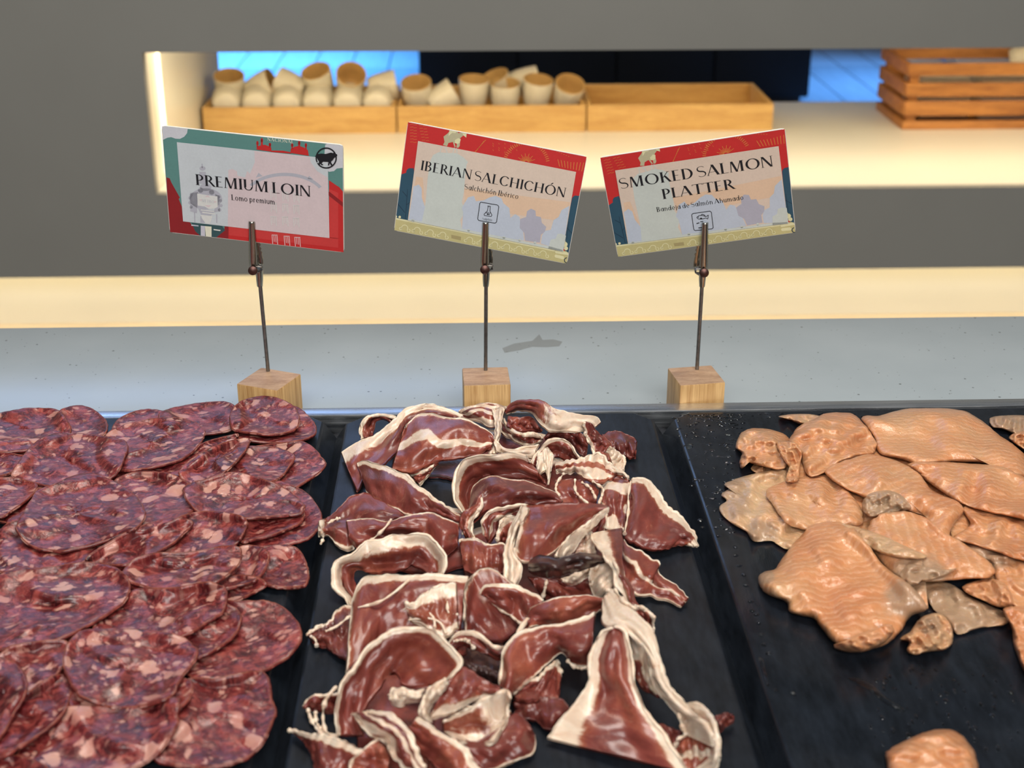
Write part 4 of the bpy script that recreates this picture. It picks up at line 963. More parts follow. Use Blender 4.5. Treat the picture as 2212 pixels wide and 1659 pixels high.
salami(1, [(380, 110), (430, 68), (520, 55), (600, 78), (665, 130), (690, 175), (675, 235), (560, 270), (430, 260)], 'small ' + L + 'with curled edge, second from left in the back row')
salami(1, [(1900, 60), (1975, 105), (2035, 180), (2030, 235), (1960, 272), (1800, 292), (1600, 275), (1520, 230), (1600, 120), (1750, 60)], 'back right ' + L + 'peeking out under the highest one')
salami(1, [(-170, 250), (-80, 130), (0, 105), (120, 80), (230, 70), (370, 82), (430, 150), (455, 215), (400, 280), (200, 335), (0, 352), (-120, 330)], L + 'at the left end of the back row with one oval fat piece')
salami(1, [(1030, 110), (1100, 75), (1220, 48), (1350, 32), (1480, 35), (1545, 100), (1550, 175), (1480, 210), (1320, 237), (1180, 235), (1050, 190)], 'bluish shining ' + L + 'in the back row left of the highest one')
salami(1, [(1490, 120), (1530, 45), (1620, 5), (1740, -5), (1850, 30), (1910, 80), (1930, 165), (1880, 215), (1750, 237), (1560, 218), (1500, 195)], 'highest ' + L + 'at the back, touching the oak block', tilt=.25)
salami(1, [(-150, 400), (-50, 360), (80, 365), (180, 390), (150, 440), (80, 480), (0, 505), (-120, 500)], 'narrow ' + L + 'at the left edge below the back row')
salami(1, [(1620, 330), (1780, 300), (1950, 288), (2030, 335), (2070, 385), (2100, 430), (2050, 490), (1900, 582), (1800, 592), (1650, 540), (1560, 430)], L + 'at the right edge of the second row with a pale streak')
salami(1, [(1400, 420), (1550, 330), (1750, 320), (1890, 370), (1865, 450), (1780, 532), (1650, 560), (1500, 540)], L + 'overlapping the right end slice of the second row', tilt=.05)
salami(1, [(950, 480), (1100, 400), (1300, 300), (1480, 248), (1535, 240), (1480, 300), (1350, 360), (1250, 440), (1120, 520)], 'thin edge-on ' + L + 'right of the large second-row slice')
salami(1, [(1160, 500), (1200, 430), (1330, 340), (1480, 285), (1600, 265), (1590, 330), (1530, 405), (1450, 480), (1350, 530), (1230, 555)], 'brownish torn ' + L + 'in the middle right of the second row')
salami(1, [(650, 380), (690, 240), (800, 180), (950, 145), (1080, 132), (1230, 150), (1318, 215), (1290, 295), (1180, 392), (1000, 447), (820, 470), (700, 450)], 'large ' + L + 'with a round centre fat piece in the second row', tilt=.25)
salami(1, [(80, 485), (150, 385), (230, 292), (350, 240), (560, 240), (720, 262), (815, 290), (805, 385), (755, 480), (650, 545), (400, 578), (250, 558), (110, 518)], 'large ' + L + 'with egg-shaped fat piece and blue shining front edge', tilt=.2)
salami(1, [(740, 540), (900, 480), (1080, 492), (1180, 535), (1250, 590), (1280, 690), (1200, 762), (1050, 832), (900, 882), (800, 850), (740, 700)], L + 'right behind the big central left slice')
salami(1, [(1700, 600), (1800, 545), (1950, 600), (2040, 690), (2075, 790), (2040, 862), (1960, 922), (1800, 957), (1650, 967), (1540, 930), (1550, 750)], 'lowest right ' + L + 'under the shining blue third-row slice')
salami(1, [(1450, 830), (1550, 720), (1750, 680), (1930, 700), (1945, 800), (1800, 872), (1650, 915), (1550, 925)], 'middle ' + L + 'sandwiched under the shining blue third-row slice')
salami(1, [(-100, 900), (0, 860), (100, 800), (450, 760), (800, 820), (830, 900), (740, 975), (560, 1052), (420, 1140), (320, 1195), (150, 1150), (0, 1125), (-120, 1040)], 'pale mottled ' + L + 'under the big central left one')
salami(1, [(-180, 620), (-80, 530), (60, 520), (180, 540), (240, 575), (170, 660), (60, 740), (0, 770), (-150, 740)], 'pale streaked ' + L + 'at the left edge of the third row')
salami(1, [(1190, 605), (1230, 560), (1350, 525), (1500, 488), (1640, 510), (1780, 560), (1880, 620), (1955, 690), (1945, 745), (1850, 762), (1700, 772), (1550, 783), (1360, 772), (1250, 710)], 'blue shining ' + L + 'lying on top at the right of the third row', tilt=.3)
salami(1, [(940, 1000), (1000, 900), (1130, 790), (1300, 740), (1500, 752), (1590, 800), (1560, 900), (1480, 985), (1380, 1032), (1250, 1062), (1100, 1082), (980, 1050)], 'dark edged ' + L + 'below the blue shining third-row one')
salami(1, [(560, 1040), (700, 940), (850, 860), (1050, 790), (1240, 798), (1190, 872), (1080, 962), (900, 1052), (780, 1082), (640, 1070)], 'tilted ' + L + 'right of the pale mottled one in the fourth row')
salami(1, [(570, 493), (700, 528), (820, 595), (885, 655), (935, 740), (890, 832), (760, 892), (600, 950), (430, 987), (300, 987), (180, 940), (112, 850), (125, 800), (190, 680), (240, 608), (340, 568), (450, 520)], 'biggest uncovered ' + L + 'at left centre with pale fat near its front', tilt=.3)
salami(1, [(1680, 1020), (1750, 965), (1850, 955), (1930, 990), (1980, 1090), (1985, 1192), (1930, 1222), (1820, 1227), (1740, 1212), (1660, 1180)], L + 'at the right end of the fourth row with white curled edge')
salami(1, [(1350, 1250), (1400, 1180), (1600, 1150), (1715, 1200), (1650, 1252), (1550, 1300), (1480, 1322), (1400, 1310)], 'low ' + L + 'sticking out beneath the right end of the fourth row')
salami(1, [(1300, 1180), (1380, 1080), (1550, 965), (1680, 970), (1732, 1010), (1720, 1090), (1650, 1180), (1550, 1212), (1400, 1250), (1320, 1252)], L + 'second from the right in the fourth row')
salami(1, [(800, 1160), (850, 1060), (1000, 1010), (1250, 1000), (1450, 960), (1548, 975), (1545, 1060), (1480, 1132), (1400, 1192), (1250, 1232), (1100, 1247), (950, 1222)], L + 'with a purple-black front edge in the middle of the fourth row')
salami(2, [(1220, 640), (1300, 400), (1450, 330), (1600, 318), (1750, 318), (1850, 325), (1975, 400), (2040, 500), (2040, 592), (1980, 682), (1850, 762), (1700, 822), (1550, 852), (1400, 842), (1290, 822)], 'round ' + L + 'at the right edge with a big cream fat piece')
salami(2, [(1150, 500), (1300, 380), (1500, 330), (1620, 380), (1642, 460), (1600, 545), (1500, 625), (1400, 682), (1330, 700), (1200, 650)], 'pink ' + L + 'between the round right edge slice and its left neighbour')
salami(2, [(620, 560), (700, 380), (800, 300), (950, 235), (1200, 230), (1400, 190), (1535, 235), (1525, 380), (1420, 455), (1270, 540), (1080, 600), (900, 622), (740, 590), (660, 570)], L + 'with a dark purple front edge in the centre of the fifth row', tilt=.15)
salami(2, [(-150, 380), (-80, 200), (100, 100), (330, 90), (500, 60), (680, 60), (810, 110), (885, 180), (852, 310), (760, 385), (560, 505), (350, 592), (150, 625), (0, 640), (-120, 560)], 'wide ' + L + 'with large pink fat pieces at the left of the fifth row', tilt=.25)
salami(2, [(1080, 1250), (1160, 950), (1300, 850), (1450, 852), (1650, 810), (1780, 798), (1832, 860), (1852, 970), (1877, 1070), (1832, 1200), (1780, 1302), (1650, 1402), (1450, 1452), (1250, 1442), (1060, 1392)], 'frontmost right ' + L + 'with large white fat pieces and small holes')
salami(2, [(1080, 900), (1200, 850), (1300, 865), (1305, 940), (1262, 1010), (1180, 1060), (1100, 1020)], 'narrow ' + L + 'wedged left of the frontmost right slice')
salami(2, [(-100, 760), (0, 680), (80, 625), (250, 595), (430, 588), (465, 650), (442, 740), (350, 852), (230, 935), (160, 965), (40, 920), (-80, 860)], L + 'with an oval pink fat piece, at left of the sixth row')
salami(2, [(130, 1340), (250, 1180), (400, 1060), (600, 1035), (850, 1050), (1080, 1000), (1205, 985), (1215, 1060), (1202, 1165), (1140, 1275), (1050, 1375), (900, 1455), (600, 1510), (300, 1490), (160, 1420)], 'large ' + L + 'at the front centre with a dark lower right')
salami(2, [(440, 740), (470, 620), (550, 530), (720, 510), (1000, 520), (1230, 560), (1342, 655), (1295, 765), (1222, 855), (1180, 952), (1050, 1012), (850, 1047), (700, 1022), (560, 962), (488, 880)], 'grey-pink ' + L + 'in the centre of the sixth row')
salami(2, [(-250, 1480), (-100, 1380), (100, 1370), (300, 1440), (400, 1560), (250, 1680), (-50, 1700)], L + 'cut by the bottom left corner of the picture')
salami(2, [(-120, 1300), (0, 1120), (120, 980), (220, 920), (310, 858), (400, 820), (478, 880), (470, 982), (430, 1082), (300, 1202), (150, 1302), (0, 1382), (-100, 1400)], L + 'with a long pink fat piece near the lower left corner')
salami(2, [(-200, 800), (-100, 715), (0, 705), (85, 732), (152, 802), (182, 882), (160, 982), (100, 1072), (30, 1202), (-60, 1280), (-220, 1200)], 'leftmost front ' + L + 'cut by the picture edge')
# ------------------------------------------------------------------ cured ham, lowest first
H = 'cured ham slice '
# flat slices that show only in the gaps of the pile
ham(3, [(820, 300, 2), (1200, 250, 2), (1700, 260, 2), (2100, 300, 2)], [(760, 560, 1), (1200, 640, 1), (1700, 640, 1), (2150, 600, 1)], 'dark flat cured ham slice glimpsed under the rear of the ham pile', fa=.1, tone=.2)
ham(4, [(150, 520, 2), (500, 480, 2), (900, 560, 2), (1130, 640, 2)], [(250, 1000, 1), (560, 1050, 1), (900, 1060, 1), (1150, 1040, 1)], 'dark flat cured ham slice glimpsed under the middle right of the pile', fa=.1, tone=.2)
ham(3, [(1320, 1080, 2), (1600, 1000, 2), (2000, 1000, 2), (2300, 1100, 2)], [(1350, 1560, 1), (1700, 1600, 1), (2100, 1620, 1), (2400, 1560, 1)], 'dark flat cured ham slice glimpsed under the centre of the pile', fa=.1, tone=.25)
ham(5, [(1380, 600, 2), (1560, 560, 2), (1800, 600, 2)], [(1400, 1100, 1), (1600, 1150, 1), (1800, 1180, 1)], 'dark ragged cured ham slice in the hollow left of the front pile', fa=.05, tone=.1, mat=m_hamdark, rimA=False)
ham(5, [(640, 1000, 2), (900, 820, 3), (1300, 900, 2)], [(640, 1600, 1), (1000, 1700, 1), (1500, 1680, 1)], 'flat reddish cured ham slice beneath the front arch', fa=.05, tone=.4, rimA=False)

ham(3, [(640, 960, 2), (1000, 860, 3), (1330, 900, 2)], [(560, 1300, 1), (1000, 1400, 1), (1400, 1330, 1)], 'flat brown cured ham slice mostly covered at the left of the pile', fa=.08, tone=.3)
ham(4, [(150, 900, 2), (500, 860, 3), (900, 950, 3), (1130, 1000, 2)], [(100, 1500, 1), (500, 1640, 1), (900, 1620, 1), (1150, 1450, 1)], 'flat dark red cured ham slice mostly covered below the square slab', fa=.08, tone=.3)
ham(5, [(650, 500, 2), (1000, 420, 3), (1500, 450, 3)], [(600, 800, 1), (1000, 900, 1), (1500, 760, 1)], 'flat red cured ham slice mostly covered between the two left arches', fa=.08, tone=.4)
ham(5, [(1250, 1250, 2), (1500, 1180, 4), (1850, 1200, 3)], [(1200, 1700, 1), (1500, 1690, 1), (1900, 1500, 1)], 'flat cured ham slice mostly covered at the front centre of the pile', fa=.08, tone=.35)
# back edge
ham(4, [(960, 270, 6), (1060, 278, 7), (1180, 300, 6), (1232, 350, 5)], [(990, 400, 3), (1100, 465, 3), (1150, 500, 2), (1225, 492, 2)], 'dark ragged cured ham end at the rear right of the pile', fa=.0, tone=.15, rag=2.6, bulge=2)
ham(3, [(1300, 110, 12), (1450, 55, 16), (1600, 60, 16), (1680, 80, 16)], [(1310, 165, 8), (1450, 185, 9), (1560, 220, 9), (1650, 140, 9)], 'purple mottled cured ham slice at the back edge below the middle block', fa=.05, stripes=2.5, tone=.25, rimA=False)
ham(3, [(515, 330, 4), (510, 240, 9), (575, 153, 14), (690, 138, 14), (795, 140, 13)], [(600, 300, 4), (625, 240, 6), (645, 190, 9), (720, 190, 9), (780, 235, 8)], 'small looped cured ham slice with a fat edge at the rear left', fa=.28, tone=.4, bulge=1)
ham(3, [(365, 440, 3), (500, 350, 8), (680, 260, 13), (770, 180, 17), (870, 90, 20), (1030, 52, 22), (1200, 88, 20), (1330, 150, 16)], [(480, 745, 2), (540, 640, 3), (640, 580, 5), (750, 490, 7), (820, 390, 9), (860, 270, 12), (980, 190, 15), (1200, 170, 15)], 'large ' + H + 'with a broad cream fat band at the back left corner', fa=.36, tone=.3, rimB=False)
ham(3, [(900, 600, 3), (1000, 570, 6), (1122, 515, 10)], [(985, 695, 2), (1055, 612, 4), (1128, 525, 6)], 'small flap of cured ham below the large rear left slab', fa=.3, fb=.2, tone=.5)
ham(4, [(170, 160, 10), (230, 235, 12), (330, 272, 14), (420, 272, 14), (490, 312, 14)], [(160, 275, 6), (240, 335, 6), (330, 395, 6), (420, 385, 8), (480, 342, 8)], 'dark marbled cured ham slice curled inside the rear centre loop', fa=.28, tone=.05, stripes=1.5)
ham(4, [(215, 150, 14), (330, 148, 15), (430, 190, 16), (490, 250, 16)], [(205, 225, 10), (300, 262, 10), (400, 272, 12), (475, 275, 12)], 'red cured ham fold inside the rear centre loop', fa=0, tone=.45)
ham(4, [(500, 312, 13), (580, 232, 17), (680, 242, 19), (800, 282, 17), (855, 335, 13)], [(520, 345, 10), (620, 330, 11), (720, 360, 11), (780, 430, 9), (830, 480, 7)], 'purple cured ham slice behind the small white-edged loop', fa=0, tone=.1, bulge=2)
ham(4, [(180, 95, 12), (240, 32, 19), (340, 12, 24), (470, 30, 27), (580, 80, 27), (750, 125, 24), (900, 135, 21), (952, 190, 17)], [(200, 125, 11), (290, 95, 14), (390, 110, 17), (480, 200, 20), (565, 265, 20), (700, 265, 18), (810, 262, 16), (865, 260, 14)], 'highest curled ' + H + 'at the back with a white fatty right half', fa=.0, fu1=.48, tone=.4, bulge=2.5, fb=.22)
ham(3, [(1565, 90, 15), (1590, 200, 15), (1575, 330, 13), (1530, 445, 11)], [(1690, 75, 16), (1645, 165, 15), (1625, 330, 13), (1590, 445, 11)], 'narrow upright strip of cream fat between the two rear slabs', allfat=.75, fa=.5, name='ham_fat_scrap', bulge=1)
ham(4, [(100, 320, 13), (200, 400, 13), (330, 400, 13), (460, 385, 13)], [(120, 425, 9), (220, 455, 10), (330, 475, 10), (400, 495, 8)], 'horizontal cream fat strip left of the small white-edged loop', allfat=.7, fa=.5, name='ham_fat_scrap')
ham(4, [(820, 188, 20), (840, 290, 15), (870, 390, 11), (920, 475, 8)], [(870, 205, 19), (955, 285, 14), (1032, 372, 10), (990, 440, 7)], 'pointed red cured ham slice with a white left edge at the rear right', fa=.16, tone=.35, bulge=1.5)
ham(4, [(1030, 378, 9), (1095, 430, 7), (1140, 480, 5), (1135, 575, 3)], [(990, 430, 7), (1020, 505, 6), (1070, 570, 4), (1110, 600, 3)], 'cream fat flap at the rear right of the ham pile', allfat=.62, fa=.4, name='ham_fat_scrap')
ham(3, [(870, 228, 13), (950, 162, 18), (1080, 140, 22), (1250, 148, 24), (1400, 180, 23), (1530, 262, 19), (1562, 335, 15)], [(765, 565, 4), (900, 608, 4), (1010, 555, 6), (1150, 505, 8), (1300, 478, 9), (1450, 455, 10), (1545, 400, 11)], 'broad rust-red ' + H + 'with a diagonal cream fat band, rear left', fa=.05, mid=(.52, .09), tone=.62, bulge=3, rimA=False)
ham(4, [(1010, 445, 11), (960, 425, 16), (900, 455, 12)], [(1040, 530, 6), (970, 535, 9), (890, 495, 9)], 'small round amber cured ham piece above the pale marbled slice', fa=0, tone=.85, bulge=3, name='ham_scrap')
ham(4, [(388, 530, 7), (450, 420, 13), (520, 352, 18), (620, 330, 21), (720, 372, 19), (795, 475, 14)], [(520, 575, 5), (560, 480, 9), (620, 480, 9), (660, 505, 9), (700, 500, 9), (745, 485, 9)], 'white-edged looped cured ham slice in the rear centre right', fa=.16, tone=.55, bulge=-1)
ham(4, [(440, 520, 9), (510, 400, 12), (570, 470, 10)], [(430, 640, 4), (520, 560, 6), (530, 690, 4)], 'grey-white fat sheet inside the rear white-edged loop', allfat=.7, fa=.4, name='ham_fat_scrap')
ham(3, [(1330, 912, 4), (1255, 800, 9), (1240, 650, 14), (1295, 530, 19), (1400, 472, 22), (1560, 458, 24), (1700, 448, 24), (1830, 470, 20)], [(1400, 850, 3), (1420, 740, 5), (1480, 660, 7), (1560, 640, 7), (1680, 640, 7), (1800, 650, 7), (1900, 670, 7), (1995, 700, 7)], 'large bowl-shaped brown cured ham slice with a thick curved fat edge', fa=.24, tone=.5, bulge=-2)
# left side
ham(3, [(188, 990, 3), (300, 890, 7), (420, 790, 11), (550, 770, 13), (700, 830, 13), (850, 900, 12), (900, 945, 12)], [(180, 1100, 2), (260, 1115, 2), (330, 1200, 2), (455, 1215, 2), (500, 1150, 4), (700, 1050, 6), (850, 965, 8)], 'dark lobed cured ham slice with ragged cream fringe at the left middle', fa=.0, fb=.10, fu0=.05, tone=.25, rag=2.2, stripes=.0, bulge=2, strands=[[(190, 1050, 4), (215, 1110, 3), (195, 1160, 3)], [(250, 1000, 8), (300, 970, 9), (350, 955, 9)]])
ham(3, [(488, 530, 6), (570, 512, 12), (720, 560, 16), (880, 620, 18), (1000, 720, 18), (1150, 830, 17), (1250, 900, 15), (1312, 950, 12)], [(560, 700, 4), (610, 800, 6), (750, 885, 8), (900, 935, 9), (1050, 935, 9), (1150, 965, 11), (1260, 985, 11), (1300, 995, 10)], 'pointed brick-red ' + H + 'with a white upper rim, left middle', fa=.17, tone=.5, bulge=2.5, fb=.06)
ham(3, [(400, 985, 7), (550, 972, 12), (730, 972, 14), (900, 945, 16), (1050, 918, 16), (1180, 965, 16), (1295, 1000, 12)], [(430, 1155, 3), (500, 1205, 3), (650, 1155, 4), (850, 1105, 5), (1050, 1180, 4), (1150, 1285, 2), (1280, 1200, 3)], 'rounded brown cured ham slice with an amber ring below the left slab', fa=.04, tone=.45, bulge=3, rimA=False, strands=[[(500, 1200, 6), (600, 1130, 10), (700, 1040, 15), (755, 968, 16)]])
ham(3, [(430, 1650, 3), (330, 1550, 5), (278, 1430, 9), (300, 1325, 13), (450, 1218, 17), (600, 1150, 19), (800, 1090, 21), (1000, 1088, 21), (1110, 1150, 19), (1183, 1300, 13), (1165, 1405, 8)], [(520, 1600, 2), (470, 1500, 2), (470, 1400, 3), (530, 1380, 4), (620, 1400, 5), (720, 1390, 6), (830, 1370, 6), (920, 1330, 6), (990, 1370, 6), (1040, 1410, 6), (1080, 1415, 6)], 'arched ' + H + 'with a broad white fat band, left of centre', fa=.46, tone=.5, bulge=-1, rag=1.5)
ham(5, [(240, 600, 2), (370, 500, 5), (500, 398, 6), (640, 430, 6)], [(300, 695, 2), (420, 725, 2), (550, 790, 3), (620, 700, 4)], 'dark brown triangular cured ham slice at the left edge of the tray', fa=.06, tone=.15, rag=2, strands=[[(380, 570, 7), (470, 530, 8), (560, 460, 9), (600, 440, 10)], [(230, 600, 3), (290, 560, 4), (380, 520, 6)], [(265, 610, 2), (300, 640, 3), (310, 690, 2)]])
ham(5, [(590, 330, 8), (680, 165, 15), (850, 127, 19), (1050, 137, 21), (1300, 117, 21), (1515, 145, 19)], [(542, 895, 3), (650, 800, 5), (820, 620, 6), (1000, 560, 7), (1250, 590, 7), (1440, 610, 7)], 'broad ' + H + 'with white upper edge and torn fat, left of centre', fa=.13, fu0=.03, tone=.55, bulge=3.5, strands=[[(640, 380, 12), (800, 340, 18), (930, 260, 20), (1040, 165, 21)], [(1000, 400, 14), (1090, 350, 16), (1230, 450, 14), (1250, 540, 12)], [(1040, 480, 14), (1180, 465, 14), (1290, 500, 13), (1340, 590, 10)], [(1350, 330, 18), (1360, 420, 15), (1430, 440, 13)]], fb=.0, fu1=.0, mid=(.55, .0))
ham(5, [(1010, 330, 16), (1120, 300, 19), (1280, 240, 20), (1420, 200, 20)], [(1060, 480, 12), (1200, 540, 10), (1330, 600, 8), (1440, 560, 9)], 'pale torn fatty cured ham piece lying on the broad left slice', allfat=.42, fa=.35, fb=.2, tone=.5, rag=2.6, name='ham_scrap')
# centre
ham(3, [(1395, 850, 9), (1420, 700, 16), (1530, 628, 22), (1700, 655, 23), (1950, 700, 22), (2120, 815, 16)], [(1320, 1080, 7), (1400, 1010, 9), (1480, 935, 12), (1600, 880, 15), (1850, 850, 16), (2110, 845, 15)], 'dark purple-brown cured ham slice with an amber fat knob, upper centre', fa=.03, fu0=.07, tone=.2, bulge=2.5, rimA=False)
ham(3, [(1300, 1130, 7), (1400, 1120, 11), (1520, 1170, 13), (1640, 1160, 13), (1685, 1200, 12)], [(1340, 1385, 4), (1450, 1405, 4), (1550, 1400, 4), (1650, 1400, 4), (1670, 1345, 6)], 'brick-red ham fold left of the central white strap', fa=.07, tone=.6, bulge=2)
ham(3, [(1330, 1120, 6), (1297, 1020, 11), (1350, 900, 15), (1430, 840, 17), (1470, 770, 18)], [(1400, 1120, 6), (1380, 1020, 9), (1400, 960, 11), (1440, 900, 13), (1480, 800, 15)], 'narrow cured ham curl with a white strip left of centre', fa=.0, fb=.45, tone=.7, rag=1.8, rimB=True)
ham(3, [(1480, 1100, 9), (1460, 985, 15), (1540, 905, 19), (1700, 870, 21), (1840, 845, 22)], [(1540, 1165, 6), (1570, 1100, 8), (1600, 1010, 10), (1700, 970, 11), (1780, 935, 13)], 'curled cured ham slice with pale double rim left of the red square slab', fa=.16, tone=.5, mid=(.6, .10), rag=1.5)
ham(3, [(1560, 1120, 10), (1600, 1010, 14), (1700, 960, 16), (1760, 990, 16)], [(1640, 1200, 5), (1680, 1150, 6), (1740, 1100, 8), (1740, 1060, 10)], 'amber and white ham fold inside the central curl', fa=.35, tone=.9, rag=2, name='ham_scrap')
ham(4, [(590, 650, 10), (720, 650, 12), (850, 680, 12), (930, 730, 12)], [(620, 825, 8), (700, 850, 8), (820, 852, 8), (910, 842, 8)], 'brick-red cured ham piece below the pale marbled slice', fa=0, tone=.55, bulge=1)
ham(4, [(955, 700, 9), (1060, 640, 13), (1195, 690, 13)], [(950, 1020, 7), (1060, 1055, 7), (1135, 1065, 7)], 'brown marbled cured ham slice behind the red square slab', fa=0, tone=.2, stripes=1.3, bulge=2, rimA=False)
ham(4, [(1200, 628, 13), (1310, 650, 13), (1410, 750, 12), (1480, 860, 8), (1610, 955, 5), (1700, 1065, 3), (1712, 1185, 2)], [(1175, 850, 13), (1132, 1090, 9), (1220, 1165, 7), (1330, 1215, 5), (1450, 1195, 4), (1600, 1183, 3), (1685, 1188, 2)], 'wide ' + H + 'reaching the right edge of the tray with a white fringe', fa=.20, fu1=.07, tone=.35, bulge=3, rag=1.6, strands=[[(1190, 660, 15), (1170, 780, 16), (1170, 900, 14), (1140, 1080, 11)]])
ham(4, [(590, 525, 15), (700, 480, 20), (850, 480, 22), (1000, 520, 19), (1180, 615, 13)], [(600, 605, 13), (750, 620, 15), (900, 665, 14), (1050, 640, 13), (1165, 680, 12)], 'pale marbled fatty ham slice with hanging strings, right of centre', allfat=.33, stripes=1.5, fa=.30, tone=.7, rag=2.2, strands=[[(655, 600, 15), (600, 680, 13), (595, 740, 12), (625, 780, 11)], [(745, 650, 14), (750, 740, 12), (800, 800, 12), (850, 842, 12)], [(885, 660, 14), (965, 720, 12), (965, 760, 12), (935, 840, 12)], [(800, 670, 13), (870, 720, 12), (910, 800, 11)]])
ham(4, [(1130, 1140, 11), (1250, 1222, 12), (1345, 1258, 10), (1442, 1310, 7), (1440, 1400, 6), (1530, 1508, 4), (1642, 1600, 2)], [(1110, 1330, 9), (1150, 1485, 7), (1230, 1570, 5), (1350, 1592, 3), (1450, 1610, 2), (1530, 1625, 2), (1592, 1648, 2)], 'ragged red ' + H + 'pointing to the lower right with amber fat', fa=.05, fb=.07, mid=(.45, .05), tone=.5, rag=2.4, bulge=2, rimA=False)
ham(4, [(1010, 882, 19), (1005, 950, 18), (960, 1050, 14)], [(850, 990, 18), (860, 1080, 15), (900, 1245, 11)], 'red ham fold behind the lower right edge of the square slab', fa=.05, tone=.4)
ham(4, [(850, 1030, 18), (880, 1120, 17), (905, 1245, 13)], [(790, 1100, 18), (770, 1180, 15), (740, 1260, 12)], 'upright cream fat fold under the square slab', allfat=.5, fa=.5, name='ham_fat_scrap')
ham(4, [(345, 855, 25), (450, 852, 29), (600, 852, 31), (800, 850, 31), (1000, 862, 27)], [(262, 1250, 18), (350, 1312, 17), (470, 1285, 18), (640, 1180, 20), (1005, 890, 24)], 'smooth dark red square-cornered ' + H + 'on top in the centre', fa=.0, fu0=.045, fb=.03, tone=.5, bulge=4, rimA=False, rag=.6)
ham(4, [(1012, 868, 27), (850, 975, 24), (700, 1110, 20), (585, 1262, 16)], [(1005, 900, 24), (890, 1030, 20), (800, 1130, 17), (690, 1258, 13)], 'cream fat underside of the fold along the square slab', allfat=.7, fa=.5, name='ham_fat_scrap')
ham(4, [(330, 862, 25), (250, 1010, 22), (200, 1170, 20), (178, 1350, 16), (188, 1490, 12)], [(375, 880, 25), (300, 1050, 22), (262, 1240, 19), (330, 1340, 16), (270, 1510, 11)], 'long cream fat strap down the left side of the square slab', allfat=.72, fa=.5, name='ham_fat_scrap', bulge=1.5)
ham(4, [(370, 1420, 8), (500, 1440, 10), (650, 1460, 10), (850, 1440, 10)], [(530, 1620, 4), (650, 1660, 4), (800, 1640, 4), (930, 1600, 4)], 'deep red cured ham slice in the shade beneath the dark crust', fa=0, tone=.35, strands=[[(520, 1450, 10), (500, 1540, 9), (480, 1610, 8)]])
ham(4, [(630, 1442, 12), (750, 1400, 16), (885, 1310, 18)], [(690, 1492, 9), (760, 1490, 9), (870, 1385, 12)], 'small cream fat lobe just below the dark crust', allfat=.8, fa=.5, name='ham_fat_scrap', bulge=1.5)
ham(4, [(870, 1330, 17), (960, 1285, 20), (1040, 1330, 19), (1050, 1430, 16), (1040, 1560, 10)], [(850, 1420, 12), (858, 1500, 10), (910, 1580, 8), (955, 1592, 8), (1000, 1590, 8)], 'large round cream fat lobe right of the dark crust', allfat=.8, fa=.5, name='ham_fat_scrap', bulge=3)
ham(4, [(372, 1312, 17), (450, 1290, 23), (650, 1262, 27), (850, 1235, 27), (975, 1262, 21)], [(385, 1380, 13), (470, 1430, 15), (620, 1425, 17), (780, 1375, 19), (985, 1295, 18)], 'dark brown dried crust stick lying across the centre of the pile', fa=0, mat=m_hamdark, tone=.2, bulge=4, rimA=False, rag=1.6, name='ham_scrap')
ham(4, [(870, 1085, 19), (930, 1190, 23), (1010, 1290, 25), (1060, 1400, 23), (1085, 1500, 19), (1160, 1640, 14)], [(1112, 1040, 17), (1115, 1150, 20), (1120, 1280, 22), (1130, 1400, 19), (1180, 1500, 15), (1250, 1660, 9)], 'long folded strip with thick fat running down right of the crust', allfat=.25, fa=.62, fb=.0, tone=.3, rag=1.3, bulge=1.5)
# lower centre
ham(5, [(1490, 590, 4), (1482, 400, 10), (1500, 200, 15), (1590, 100, 19), (1700, 88, 19), (1800, 150, 17), (1905, 230, 15)], [(1620, 610, 3), (1690, 645, 3), (1780, 655, 3), (1850, 625, 4), (1900, 575, 4), (1930, 515, 5), (1955, 485, 6)], 'dark maroon ' + H + 'standing up in the middle of the pile', fa=.04, tone=.15, bulge=-2, rimA=False)
ham(5, [(1620, 275, 15), (1660, 208, 19), (1800, 202, 21), (1950, 225, 19), (2125, 315, 15)], [(1700, 310, 13), (1790, 400, 10), (1880, 470, 8), (1950, 512, 8), (2010, 420, 10)], 'folded-over red ham flap with a pale rim in the middle', fa=.12, fb=.08, tone=.6, rimB=True, bulge=2)
ham(5, [(1370, 665, 6), (1430, 590, 10), (1530, 570, 12), (1650, 630, 12), (1750, 690, 12), (1850, 660, 12), (1930, 560, 14), (2005, 475, 15)], [(1420, 730, 4), (1460, 700, 5), (1530, 690, 6), (1640, 730, 6), (1750, 790, 5), (1860, 760, 5), (1980, 640, 7), (2060, 540, 8)], 'wavy cured ham ribbon with a thin white rim between the front pieces', fa=.24, tone=.2, bulge=1, strands=[[(1400, 650, 9), (1500, 640, 10), (1560, 700, 8)]])
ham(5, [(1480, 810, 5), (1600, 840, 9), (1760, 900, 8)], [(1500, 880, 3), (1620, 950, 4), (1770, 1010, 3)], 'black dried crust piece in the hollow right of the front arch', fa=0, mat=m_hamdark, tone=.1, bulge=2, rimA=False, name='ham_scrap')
ham(6, [(260, 1100, 3), (420, 1100, 5), (600, 1130, 6), (705, 1200, 4)], [(270, 1230, 2), (400, 1292, 2), (580, 1332, 2), (695, 1292, 2)], 'dark glossy cured ham end lying flat on the tray front centre', fa=0, tone=.1, bulge=2.5, rimA=False, rag=2)
ham(6, [(380, 960, 5), (470, 930, 8), (600, 800, 6), (618, 900, 5)], [(270, 1085, 3), (400, 1152, 3), (520, 1142, 2), (605, 1112, 2)], 'brown cured ham slice with a small white fold under the shiny one', fa=.16, tone=.5, rag=2)
